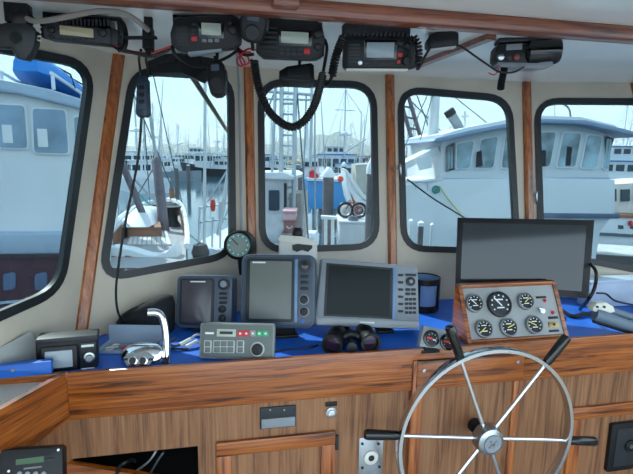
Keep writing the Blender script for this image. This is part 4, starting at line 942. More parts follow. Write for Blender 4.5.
fr.poly('yoke', [(505, 38), (512, 38), (512, 45), (505, 45)], 0.02, 0.05, black, t); fr.poly('yoke', [(538, 38), (546, 38), (546, 47), (538, 47)], 0.02, 0.05, black, t)
mb = MB()
for px in (510, 542):
    o = fr.W(fr.L(px, 38, keep=.045)); mb.box((o.x - .014, o.y - .014, o.z - .005), (o.x + .014, o.y + .014, ZT + .001), .002)
mb.v = [tuple(fr.Mi @ Vector(v)) for v in mb.v]; mb.go('ceiling_mount', black, t)
fr.tube('loose_wire', [(499, 66, -.01), (497, 72, -.01), (493, 75, -.01), (488, 73, -.01)], 0.0022, M('red_wire', '#b03038', .5), t, 5, 6)

# black camera-like bracket at far left
fr = Fr(18, 40, 1.30, yaw=18, pitch=14)
t = fr.thing('swivel_fan', 'black swivel fixture with a bent arm in the ceiling corner beside the side window', 'fixture')
c = fr.L(16, 38)
MB().lathe([(0, -.03), (.016, -.03), (.026, -.02), (.028, .02), (.02, .03), (0, .03)], (c.x, .03, c.z), 'Y', 28).go('motor_housing', black, t)
fr.poly('arm', [(-14, 27), (6, 22), (28, 23), (36, 31), (35, 44), (31, 53), (26, 60), (16, 58), (11, 48), (-14, 47)], 0.0, 0.055, rubber, t, 0.006)
fr.poly('joint', [(8, 13), (18, 9), (30, 14), (26, 24), (12, 24)], 0.0, 0.06, black, t, 0.006)
mb = MB(); o = fr.W(fr.L(16, 18, keep=.03)); mb.box((o.x - .03, o.y - .02, o.z - .01), (o.x + .03, o.y + .02, ZT + .001), .003); mb.v = [tuple(fr.Mi @ Vector(v)) for v in mb.v]; mb.go('ceiling_mount', black, t)
MB().torus(fr.L(24, 53, keep=0.02), 0.012, 0.005, 'Y', 20, 8).go('clamp_ring', black, t)
tag(MB().tube(spl([at(26, 18, 1.30), at(34, 21, 1.29), at(50, 20, 1.27), at(75, 15, 1.26), at(100, 11, 1.26), at(122, 13, 1.27), at(136, 20, 1.30), at(148, 30, 1.36)], 8), 0.0075).go('grey_conduit', M('grey_conduit_plastic', '#8e8781', .5), None), 'thick grey cable running under the ceiling beam above the low radio', 'cable')
# T-shaped bracket with inline mic on black lead
fr = Fr(147, 38, 1.40)
t = fr.thing('ceiling_hook', 'black T shaped hook under the ceiling near the corner post', 'hook')
fr.rb('upright', 142, 26, 151, 48, 0.0, 0.03, black, t, 0.8, 0.002); fr.rb('crossbar', 124, 36.5, 157, 39.2, -0.006, 0.004, black, t, 0.8, 0.001); fr.rb('lower_peg', 144.5, 46, 148.5, 54, 0.005, 0.02, black, t, 0.8, 0.001)
mb = MB(); o = fr.W(fr.L(146.5, 28, keep=.02)); mb.box((o.x - .012, o.y - .012, o.z - .01), (o.x + .012, o.y + .012, ZT + .001), .002); mb.v = [tuple(fr.Mi @ Vector(v)) for v in mb.v]; mb.go('stem', black, t)
fr = Fr(143, 98, 1.60, roll=-1)
t = fr.thing('inline_control', 'slim blue black corded remote hanging before the bow window', 'remote')
fr.poly('body', [(138, 79), (141, 77), (146, 77), (148.5, 80), (150, 114), (147, 117), (138, 116.5), (136.5, 113)], -0.012, 0.012, M('blue_black_plastic', '#28394a', .4), t, 0.004)
fr.poly('front_panel', [(139.5, 84), (146.5, 84), (147.5, 111), (138.5, 110)], -0.015, -0.01, slate, t, 0.001)
for y in (89, 96, 103): fr.rb('key', 140.5, y - 2, 146, y + 2, -0.017, -0.013, dark_grey, t, 0.8, 0.0006)
MB().tube([fr.loc(p) for p in spl([at(141, 79, 1.60), at(140, 68, 1.58), at(139, 58, 1.52), at(141, 50, 1.44)], 8)], 0.0042).go('lead', black, t)
MB().tube([fr.loc(p) for p in spl([at(147, 79, 1.60), at(148, 70, 1.60), at(146, 60, 1.54), at(147, 52, 1.44)], 8)], 0.0042).go('lead', black, t)
MB().tube([fr.loc(p) for p in spl([at(141.5, 116, 1.60), at(140, 140, 1.62), at(137, 165, 1.64), at(131, 195, 1.66), at(124, 230, 1.68), at(119, 262, 1.70), at(116, 290, 1.72), at(118, 312, 1.74), at(126, 326, 1.78)], 8)], 0.0045).go('lead', black, t)
# loose red and black wires
def wires(name, label, sets):
    t = thing(name, label, 'wires', Matrix.Translation(sets[0][0][0])); o = sets[0][0][0]
    for pts, m, r in sets: MB().tube([p - o for p in spl(pts, 6)], r, 6).go('wire', m, t)
rw = 'red_wire'
wires('wire_bundle', 'red and black wires drooping between the low radio and the rounded radio',
      [([at(105, 40, 1.42), at(118, 47, 1.42), at(130, 51, 1.43), at(145, 53, 1.44), at(158, 51, 1.44), at(172, 46, 1.44)], rw, .0032),
       ([at(108, 42, 1.43), at(120, 50, 1.42), at(134, 53, 1.43), at(150, 56, 1.44), at(164, 52, 1.45), at(173, 47, 1.45)], black, .005),
       ([at(118, 18, 1.42), at(124, 26, 1.42), at(126, 38, 1.42), at(124, 48, 1.42), at(118, 50, 1.42)], black, .008)])
wires('wire_bundle', 'tangle of loose red wires at the top of the window post',
      [([at(236, 50, 1.46), at(241, 56, 1.46), at(245, 64, 1.46), at(240, 66, 1.46), at(237, 60, 1.46), at(243, 53, 1.46), at(251, 52, 1.46)], rw, .003),
       ([at(238, 48, 1.47), at(246, 54, 1.47), at(249, 62, 1.47), at(243, 65, 1.47), at(240, 56, 1.47), at(248, 49, 1.47), at(256, 50, 1.47)], rw, .003),
       ([at(236, 44, 1.47), at(240, 52, 1.47), at(246, 55, 1.47), at(254, 54, 1.47)], black, .005)])
tag(MB().tube(spl([at(240, 30, 1.50), at(237, 44, 1.56), at(237.5, 62, 1.95)] + [pline(2, z) + Vector((-0.045, -0.034, 0)) for z in (1.92, 1.75, 1.55, 1.35, 1.22)], 6), 0.0055).go('post_cable', M('grey_white_cable', '#8f9296', .5), None), 'grey cable running down beside the window post to the round gauge', 'cable')
tag(MB().tube(spl([at(172, 46, 1.38), at(175, 54, 1.38), at(184, 61, 1.40), at(196, 66, 1.44), at(208, 65, 1.47), at(226, 58, 1.47), at(238, 50, 1.45)], 8), 0.005).go('radio_lead', black, None), 'black lead looping under the rounded radio', 'cable')
# window wiper: motor inside, arm outside
fr = Fr(180, 66, 1.90, yaw=-20)
t = fr.thing('window_wiper', 'black wiper motor across the head of the bow window with a grey arm outside', 'wiper')
fr.poly('housing', [(144, 62), (172, 51), (214, 58), (216, 71), (150, 73)], 0.0, 0.05, rubber, t, 0.006); fr.rb('cover', 158, 60, 176, 64, -0.012, 0.004, dark_grey, t, 1, 0.002)
fr.poly('gear_case', [(180, 56), (200, 56), (204, 72), (196, 79), (184, 74)], -0.01, 0.06, black, t, 0.004)
P1 = fr.loc(at(190, 73, 2.12)); P2 = fr.loc(at(228, 132, 2.22))
ar = MB().tube([fr.L(190, 68, keep=.03), P1, P2], [0.012, .014, 0.008], 8).go('wiper_arm', M('wiper_grey', '#c8bda8', .4), t)
MB().tube([fr.loc(at(214, 108, 2.21)), fr.loc(at(236, 146, 2.26))], 0.004, 6).go('wiper_blade', rubber, ar)
# window catches
for k, (x, y, i, j, lab) in enumerate(((398.5, 168, 3, 4, 'small steel window catch beside the plotter post'), (535, 195, 4, 5, 'small steel window catch above the flat monitor'))):
    u, z = hit(i, j, x, y); p = patch(i, j, u, z); n = -nrm(i, j, u, z)
    t = tag(MB().tube(spl([p + n * .0, p + n * .02 + Vector((.0, 0, .012)), p + n * .022 + Vector((.004, 0, -.03)), p + n * .01 + Vector((.012, 0, -.045))], 6), 0.005).go('window_catch', steel, None), lab, 'catch')
    MB().cyl(p - n * .002, p + n * .012, 0.009, n=12).go('catch_base', steel, t)

# radio below the angled return
o = C0.lerp(C2, 0.62); n_ = -cn
fr = Fr(28, 462, 1.27, pitch=-15, yaw=16)
t = fr.thing('stereo', 'black radio with a green lit display below the angled wooden rail', 'stereo')
fr.poly('case', [(-30, 452), (59, 447), (62.5, 449), (63, 490), (-30, 496)], 0.0, 0.05, black, t, 0.003)
fr.poly('display', [(16, 459.5), (44, 456), (44, 462), (16, 465)], -0.002, 0.003, EMIT('green_lcd', '#123a12', 0.25), t)
fr.rb('brand_mark', 24, 466.8, 42, 468.4, -0.002, 0.001, M('dim_print', '#6c7072', .5), t, 0.2, 0)
for x in range(4): fr.disc('key', 20 + x * 8, 473.5, 2.2, -0.005, 0.002, silver, t, n=12)
for x, y in ((58.5, 449.8), (9, 471)): fr.disc('screw', x, y, 1.2, -0.003, 0.002, steel, t, n=10)
fr.rb('key', 47, 458, 54, 460.4, -0.004, 0.002, dark_grey, t, 0.6, 0.0005)

# ================================================================== outside: harbour
WZ = -1.5
wm = M('harbour_water', '#27485a', 0.08, var=0.15, scale=0.6, bump=0.35, stretch=(1, 0.5, 1))
wm.node_tree.nodes['Noise Texture'].inputs['Scale'].default_value = 1.6
struct(MB().add([(-900, -900, WZ), (1500, -900, WZ), (1500, 2600, WZ), (-900, 2600, WZ)], [(0, 1, 2, 3)]).go('water', wm, None, 0), 'calm pale blue harbour water')
# hills on the far shore
def ridge(name, dist, x0, x1, hts, mat, label, seed):
    rnd = random.Random(seed); n = 90; vs = []; fs = []; rows = 5
    for r in range(rows):
        for i in range(n):
            u = i / (n - 1); k = u * (len(hts) - 1); a = int(min(k, len(hts) - 2)); w = k - a; w = w * w * (3 - 2 * w)
            h = (hts[a] * (1 - w) + hts[a + 1] * w) * (1 + 0.05 * math.sin(i * 1.7 + seed) + 0.04 * rnd.uniform(-1, 1))
            vs.append((x0 + (x1 - x0) * u, dist + r * 110 - 220, WZ - 1 + max(0, h) * (0, 0.6, 1.0, 0.6, 0)[r]))
    for r in range(rows - 1):
        for i in range(n - 1): fs.append((r * n + i, r * n + i + 1, (r + 1) * n + i + 1, (r + 1) * n + i))
    return struct(MB().add(vs, fs).go(name, mat, None, 60), label)
ridge('hills', 2300, -900, 1500, [20, 40, 30, 40, 50, 40, 60, 90, 120, 60, 70, 110, 80, 40], M('hill_far', '#55685c', 0.9, var=0.15, scale=0.004), 'blue grey hills on the far shore', 3)
ridge('shoreline', 1500, -700, 1100, [9, 14, 10, 14, 12, 16, 12, 16, 11, 14, 16, 10], M('shore_low', '#5c6a58', 0.9, var=0.15, scale=0.01), 'low shore beyond the harbour', 5)

hull_white = M('hull_white', '#dfe4ea', 0.35, var=0.03, scale=0.8)
hull_blue = M('hull_blue', '#4a98d6', 0.35, var=0.05, scale=0.8)
hull_navy = M('hull_navy', '#27476e', 0.35, var=0.05, scale=0.8)
hull_maroon = M('hull_maroon', '#4a2c38', 0.4, var=0.08, scale=0.8)
grey_band = M('grey_blue_band', '#9fb1c4', 0.45, var=0.04)
pale_blue = M('soft_white_paint', '#d9dce0', 0.4, var=0.04, scale=0.8)
win_dark = M('dark_boat_window', '#2a3c4a', 0.06, var=0.2, scale=1.2)
alu = M('aluminium', '#b9c0c6', 0.4, 0.6, var=0.06)
mast_white = M('white_mast', '#d2d6d8', 0.4, var=0.04)
brown_pole = M('brown_pole', '#685f66', 0.55, var=0.15, scale=4)
brown_wood = M('brown_deck_wood', '#8a5a40', 0.55, var=0.2, scale=6)
deck_grey = M('deck_grey', '#8f9196', 0.6, var=0.08)
tarp_blue = M('tarp_blue', '#1f7fd0', 0.5, var=0.08, scale=3)
orange = M('orange_float', '#e0522e', 0.5)
pile_wood = M('pile_wood', '#6d6668', 0.85, var=0.25, scale=5, bump=0.4)
concrete = M('pale_dock', '#b4b6b4', 0.8, var=0.1, scale=3)
rope = M('dark_rigging', '#5a646e', 0.6)
rope_l = M('light_rigging', '#a4acb2', 0.6)

def tub(name, pts, r, mat, par, n=6): return MB().tube([Vector(p) for p in pts], r, n).go(name, mat, par)
def hull_mb(L, B, H, dr=0.5, sheer=0.5, bul=0.0, ns=14, stern=0.75):
    """lofted hull, bow at +y, waterline at z=0, length L, beam B, freeboard H, rising to the bow"""
    rows = []
    for i in range(ns + 1):
        t = i / ns; y = -L / 2 + L * t
        b = B / 2 * (stern + (1 - stern) * min(1, t / 0.4)) * (1 if t < 0.5 else max(0.012, 1 - ((t - 0.5) / 0.5) ** 2.4))
        z = H * (1 + sheer * max(0, (t - 0.35) / 0.65) ** 2 + 0.10 * max(0, (0.2 - t) / 0.2))
        yk = y - (L * 0.07 * max(0, (t - 0.6) / 0.4) ** 2)
        bw = b * (0.9 if t < 0.5 else 0.9 - 0.45 * ((t - 0.5) / 0.5))
        rows.append([(-b, y, z), (-bw, yk, 0.0), (-bw * 0.5, yk, -dr), (bw * 0.5, yk, -dr), (bw, yk, 0.0), (b, y, z)])
    vs = [p for r in rows for p in r]; fs = []
    for i in range(ns):
        for k in range(5): fs.append((i * 6 + k, i * 6 + k + 1, i * 6 + 7 + k, i * 6 + 6 + k))
    fs += [(0, 1, 2, 3, 4, 5), tuple(ns * 6 + k for k in (5, 4, 3, 2, 1, 0))]
    deck = [(i * 2, i * 2 + 1, i * 2 + 3, i * 2 + 2) for i in range(ns)]
    dv = []
    for r in rows: dv += [(r[0][0] * .97, r[0][1], r[0][2] - bul), (r[5][0] * .97, r[5][1], r[5][2] - bul)]
    return MB().add(vs, fs), MB().add(dv, deck), rows
def house(par, x0, x1, y0, y1, z0, z1, mat, nwf=3, nws=3, wz=(0.5, 0.88), name='cabin', roof=None, slope=0.0):
    c = MB().add([(x0, y0, z0), (x1, y0, z0), (x1, y1, z0), (x0, y1, z0), (x0 + .05, y0, z1), (x1 - .05, y0, z1), (x1 - .05, y1 - slope, z1), (x0 + .05, y1 - slope, z1)],
                 [(0, 1, 2, 3), (7, 6, 5, 4), (0, 1, 5, 4), (1, 2, 6, 5), (2, 3, 7, 6), (3, 0, 4, 7)]).go(name, mat, par, 0)
    za, zb = z0 + (z1 - z0) * wz[0], z0 + (z1 - z0) * wz[1]
    w = (x1 - x0 - 0.1) / max(1, nwf)
    for k in range(nwf):
        MB().box((x0 + .05 + w * (k + .12), y0 - .02, za), (x0 + .05 + w * (k + .88), y0 + .03, zb)).go('window', win_dark, c, 0)
        MB().box((x0 + .05 + w * (k + .12), y1 - slope - .03, za), (x0 + .05 + w * (k + .88), y1 - slope * .5 + .04, zb)).go('window', win_dark, c, 0)
    l = (y1 - y0 - slope) / max(1, nws)
    for k in range(nws):
        for s, x in ((-1, x0), (1, x1)): MB().box((x - .02, y0 + l * (k + .14), za), (x + .02, y0 + l * (k + .86), zb)).go('window', win_dark, c, 0)
    MB().box((x0 - .12, y0 - .12, z1), (x1 + .12, y1 - slope + .22, z1 + .09), .02).go('roof', roof or mat, c)
    return c
def troller(hm, name='fishing_boat', L=12.0):
    t = empty(name); hb, dk, _ = hull_mb(L, 3.8, 1.1, bul=0.35, sheer=0.8)
    hb.go('hull', hm, t); dk.go('deck', deck_grey, t, 0)
    house(t, -1.2, 1.2, -0.5, 2.6, 0.9, 3.3, white_paint, 3, 3, (0.55, 0.85)); house(t, -0.9, 0.9, -2.2, -0.5, 0.9, 2.5, white_paint, 2, 2, (.5, .8), 'after_cabin')
    tub('mast', [(0, -0.6, 3), (0, -0.6, 9.2)], [.09, .05], mast_white, t); tub('aft_mast', [(0, -3.6, 0.8), (0, -3.6, 6.8)], [.07, .04], mast_white, t)
    tub('crosstree', [(-1.0, -0.6, 7.2), (1.0, -0.6, 7.2)], .04, mast_white, t); tub('boom', [(0, -0.7, 3.5), (0, -4.6, 4.6)], .05, mast_white, t)
    for s in (-1, 1):
        tub('trolling_pole', [(s * 1.7, -0.4, 1.2), (s * 2.5, -0.6, 9.6)], [.07, .03], alu, t)
        tub('stay', [(s * 1.6, -1.6, 1.2), (0, -.6, 9.0)], .014, rope, t, 4); tub('stay', [(s * 2.2, -.6, 6.6), (0, -.6, 8.8)], .012, rope, t, 4)
    tub('stay', [(0, 5.6, 1.8), (0, -.6, 9.0)], .014, rope, t, 4); tub('stay', [(0, -3.6, 6.7), (0, -.6, 9.0)], .014, rope, t, 4)
    MB().box((-.6, -.9, 5.0), (.6, -.3, 5.12)).go('radar_shelf', white_paint, t); MB().lathe([(0, 0), (.28, 0), (.28, .16), (.15, .24), (0, .24)], (0, -.6, 5.12), 'Z', 14).go('radar_dome', white_paint, t)
    return t
def sloop(hm, name='sailboat', L=10.0):
    t = empty(name); hb, dk, _ = hull_mb(L, 3.2, 1.0, sheer=0.35, stern=0.6); hb.go('hull', hm, t); dk.go('deck', white_paint, t, 0)
    house(t, -.9, .9, -1.5, 2.2, 0.9, 1.55, white_paint, 1, 3, (.35, .75), 'cabin', slope=.5)
    tub('mast', [(0, .8, 1.4), (0, .8, 11.2)], [.08, .055], mast_white, t); tub('boom', [(0, .7, 2.3), (0, -3.2, 2.4)], .06, mast_white, t)
    MB().tube(spl([(0, .5, 2.42), (0, -1, 2.55), (0, -3.0, 2.5)], 4), .13, 8).go('furled_sail', tarp_blue, t)
    for y in (6.0, 8.4): tub('spreader', [(-.9, .75, y), (.9, .75, y)], .025, mast_white, t)
    for s in (-1, 1): tub('shroud', [(s * 1.5, .6, 1.0), (s * .9, .75, 6.0), (0, .8, 11.0)], .012, rope, t, 4)
    tub('forestay', [(0, 4.8, 1.3), (0, .8, 11.0)], .02, rope_l, t, 4); tub('backstay', [(0, -4.8, 1.1), (0, .8, 11.0)], .012, rope, t, 4)
    return t
def yacht(hm, name='motor_yacht', L=13.0):
    t = empty(name); hb, dk, _ = hull_mb(L, 4.2, 1.4, sheer=0.5, stern=.9); hb.go('hull', hm, t); dk.go('deck', white_paint, t, 0)
    house(t, -1.7, 1.7, -4.0, 2.4, 1.3, 3.1, white_paint, 3, 5, (.45, .82), slope=.9); house(t, -1.2, 1.2, -2.2, 1.0, 3.15, 4.6, white_paint, 3, 3, (.5, .85), 'flybridge', slope=.5)
    tub('mast', [(0, -1.2, 4.6), (0, -1.5, 7.0)], [.08, .04], mast_white, t); tub('aerial', [(.8, -1.6, 4.6), (.9, -2.0, 8.6)], .02, mast_white, t); tub('radar_bar', [(-.5, -1.25, 5.6), (.5, -1.25, 5.6)], .06, white_paint, t)
    return t
hull_green = M('hull_green', '#2f6b52', 0.35, var=0.05); hull_black = M('hull_black', '#23262b', 0.35, var=0.05); hull_grey = M('hull_grey', '#8d979f', 0.4, var=0.05); hull_red = M('hull_red', '#9c3a34', 0.4, var=0.05)
sail_tan = M('sail_tan', '#b89d74', .7); sail_red = M('sail_red', '#a8403a', .7); sail_green = M('sail_green', '#3f7a5c', .7); roof_red = M('roof_red', '#a8463c', .5); roof_blue = M('roof_blue', '#3f78b4', .5); roof_grey = M('roof_grey', '#848c94', .5)
SW = {'t': [('white', hull_white), ('grey', hull_grey), ('navy', hull_navy), ('black', hull_black), ('green', hull_green), ('blue', hull_blue)],
      's': [('white', hull_white), ('navy', hull_navy), ('red', hull_red), ('black', hull_black)], 'y': [('white', hull_white), ('grey', hull_grey)]}
RO = [('white', white_paint), ('blue', roof_blue), ('red', roof_red), ('grey', roof_grey)]; SA = [('blue', tarp_blue), ('tan', sail_tan), ('red', sail_red), ('green', sail_green)]
built = {}; placed = []; cnt = {'t': 0, 's': 0, 'y': 0}
def setm(o, m):
    if len(o.material_slots): o.material_slots[0].link = 'OBJECT'; o.material_slots[0].material = m
def far_boat(kind, px, d, heading):
    k = 'tttssy'[kind]; f = {'t': troller, 's': sloop, 'y': yacht}[k]
    if k in built: o = copy_tree(built[k])
    else: o = built[k] = f(hull_white)
    i = cnt[k]; cnt[k] += 1
    hn, hm = SW[k][0] if (i % 2 == 0 and k == 't' and i % 4) else SW[k][(i * (1 if k != 's' else 3)) % len(SW[k])]
    xn, xm = (RO if k != 's' else SA)[(i // (6 if k == 't' else 2)) % 4] if k != 's' else SA[(i // 4) % 4]
    for ch in o.children:
        if ch.name.startswith('hull'): setm(ch, hm)
        if ch.name.startswith('furled_sail'): setm(ch, xm)
        for g in ch.children:
            if g.name.startswith('roof'): setm(g, xm)
    lab = {'t': 'distant %s hulled fishing boat with tall poles and a %s roof', 's': 'distant %s sailboat with a furled %s sail', 'y': 'distant %s motor yacht with a flybridge and %s roof'}[k] % (hn, xn)
    cat = {'t': 'fishing boat', 's': 'sailboat', 'y': 'yacht'}[k]; r = ray(px, 160); r.z = 0; r.normalize()
    while any(math.hypot(r.x * d - a, r.y * d - b) < 13.2 for a, b in placed): d += 3
    placed.append((r.x * d, r.y * d)); tag(o, lab, cat, 'distant moored boats, ' + lab[8:])
    o.location = (r.x * d, r.y * d, WZ); o.rotation_euler = (0, 0, rad(heading)); return o
spots = [(0, 136, 46, 20), (0, 150, 62, 70), (4, 163, 88, 10), (0, 181, 58, -25), (5, 193, 78, 80), (3, 201, 95, 0), (1, 214, 62, 60), (0, 226, 84, -30), (2, 222, 44, 100), (3, 171, 120, 40), (0, 205, 125, 80), (4, 232, 105, 10), (3, 143, 105, 30), (0, 158, 130, 90), (3, 186, 140, 0), (0, 218, 140, -80),
         (0, 268, 66, 80), (3, 281, 84, 0), (4, 291, 58, 20), (0, 310, 52, -20), (5, 330, 70, 75), (0, 341, 44, 12), (3, 315, 100, 10), (0, 331, 88, 60), (2, 322, 60, 95), (0, 352, 78, -50), (3, 347, 115, 0), (4, 365, 92, 10), (0, 371, 64, 70), (0, 289, 120, 60), (3, 307, 135, 10), (0, 338, 140, 85), (3, 362, 130, 0), (3, 274, 125, 0),
         (0, 405, 52, 60), (3, 415, 70, 10), (4, 428, 86, 0), (0, 440, 62, -70), (0, 396, 90, 80), (3, 450, 100, 0), (5, 612, 60, 70), (3, 626, 70, 0), (0, 634, 52, 60), (0, 618, 95, 80), (3, 640, 90, 10), (1, 605, 85, 80), (0, 142, 54, -40), (3, 168, 60, 10), (0, 188, 48, 15), (0, 204, 66, -15), (3, 228, 58, 0), (0, 273, 50, 15), (3, 297, 46, 5), (0, 320, 50, -10), (0, 357, 54, 25), (3, 369, 48, 0), (0, 410, 44, 20), (3, 433, 50, 5), (0, 421, 60, -30)]
for q in spots: far_boat(*q)

class VF(Fr):
    def __init__(s, px, py, d, yaw=0): super().__init__(px, py, d, yaw=yaw, base='level')

# ---- neighbour seen through the side window: white cabin boat with maroon hull
fr = VF(45, 200, 5.4, yaw=24)
t = fr.thing('cabin_boat', 'white cabin boat with maroon lower hull moored close by the side window', 'boat')
cb = fr.poly('cabin', [(-110, 84), (-40, 86), (20, 92), (70, 104), (96, 113), (97, 236), (-110, 236)], 0.0, 2.2, pale_blue, t)
fr.poly('roof', [(-115, 72), (-60, 73), (0, 80), (50, 90), (88, 102), (99, 109), (99, 114), (70, 107), (20, 95), (-40, 89), (-115, 87)], -0.10, 2.3, grey_band, t, 0.02)
for (x0, y0, x1, y1, sk) in ((-42, 100, -6, 147, 1), (-3, 103, 28, 149, 1.5), (32, 107, 69, 154, 2), (74, 115, 93, 155, 3)):
    P = [(x0 - 1, y0), (x1 - 2, y0 + sk), (x1 + 1.5, y1 + sk * .6), (x0 + 1, y1)]
    wv = fr.poly('window_frame', roundpoly(P, 5, 4), -0.03, 0.02, white_paint, cb, 0.006)
    cxx, cyy = sum(p[0] for p in P) / 4, sum(p[1] for p in P) / 4
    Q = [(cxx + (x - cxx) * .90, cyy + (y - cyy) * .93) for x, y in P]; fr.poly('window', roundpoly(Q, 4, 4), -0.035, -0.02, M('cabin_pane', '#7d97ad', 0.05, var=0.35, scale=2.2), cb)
    if x0 > -5: fr.rb('blind', x0 + 6, y0 + 22, x0 + 16, y0 + 40, -0.037, -0.03, white_paint, cb, 0.5, 0)
fr.poly('bulwark', [(-120, 232), (97, 231), (99, 250), (-120, 252)], -0.25, 2.3, grey_band, t, 0.01)
fr.poly('rub_rail', [(-120, 250), (99, 249), (99, 252), (-120, 254)], -0.32, 2.3, M('dark_rub_rail', '#3c3038', .5), t)
fr.poly('hull', [(-120, 253), (99, 251), (94, 300), (80, 385), (-120, 385)], -0.28, 2.3, hull_maroon, t)
fr.poly('boot_stripe', [(-120, 305), (94, 287), (94, 289), (-120, 308)], -0.295, -0.27, grey_band, t)
for x in (8, 38, 62): fr.poly('hull_port', roundpoly([(x, 268), (x + 12, 266), (x + 12, 282), (x, 284)], 3, 4), -0.30, -0.27, M('port_glass', '#5d6c8a', .1), t)
# rack and tarp-covered skiff on the roof
k = fr.thing('tarp_covered_skiff', 'small skiff under a bright blue tarp on the white cabin boat roof', 'skiff')
A, Bq = fr.L(22, 78, keep=0.3), fr.L(80, 104, keep=1.9); A.z += .12; Bq.z += .12
dirv = (Bq - A); Ls = dirv.length; dv = dirv.normalized(); sd = dv.cross(Vector((0, 0, 1))).normalized(); uu = sd.cross(dv)
vs = []; fs = []; nn = 12
for i in range(nn + 1):
    u = i / nn; w = .30 * (1 - .55 * abs(2 * u - 1) ** 2.2); h = .30 * (1 - .4 * u)
    for (a, b) in ((-1, 0), (-.95, .35), (-.45, .85), (0, 1), (.45, .85), (.95, .35), (1, 0)): vs.append(A + dv * Ls * u + sd * a * w + uu * b * h)
for i in range(nn):
    for q in range(6): fs.append((i * 7 + q, i * 7 + q + 1, i * 7 + 8 + q, i * 7 + 7 + q))
    fs.append((i * 7 + 6, i * 7, i * 7 + 7, i * 7 + 13))
fs += [tuple(range(7)), tuple(range(nn * 7, nn * 7 + 7))]
tp = MB().add(vs, fs).go('tarp', tarp_blue, k, 60)
for u in (.35, .7):
    p = A + dv * Ls * u; MB().tube([p + sd * .3 - uu * .02, p + sd * .25 + uu * .15, p + uu * .29, p - sd * .25 + uu * .15, p - sd * .3 - uu * .02], .012, 6).go('tie_strap', rubber, tp)
rk = fr.thing('roof_rack', 'white pipe rack carrying the tarp covered skiff', 'rack')
for u in (.02, .5, .9):
    p = A + dv * Ls * u
    for s in (-1, 1): MB().tube([p + sd * .28 * s - uu * .0, p + sd * .28 * s - Vector((0, 0, .19))], .02, 8).go('leg', white_paint, rk)
for s in (-1, 1): MB().tube([A + sd * .28 * s - uu * .015, A + dv * Ls + sd * .28 * s - uu * .015], .02, 8).go('rail', white_paint, rk)

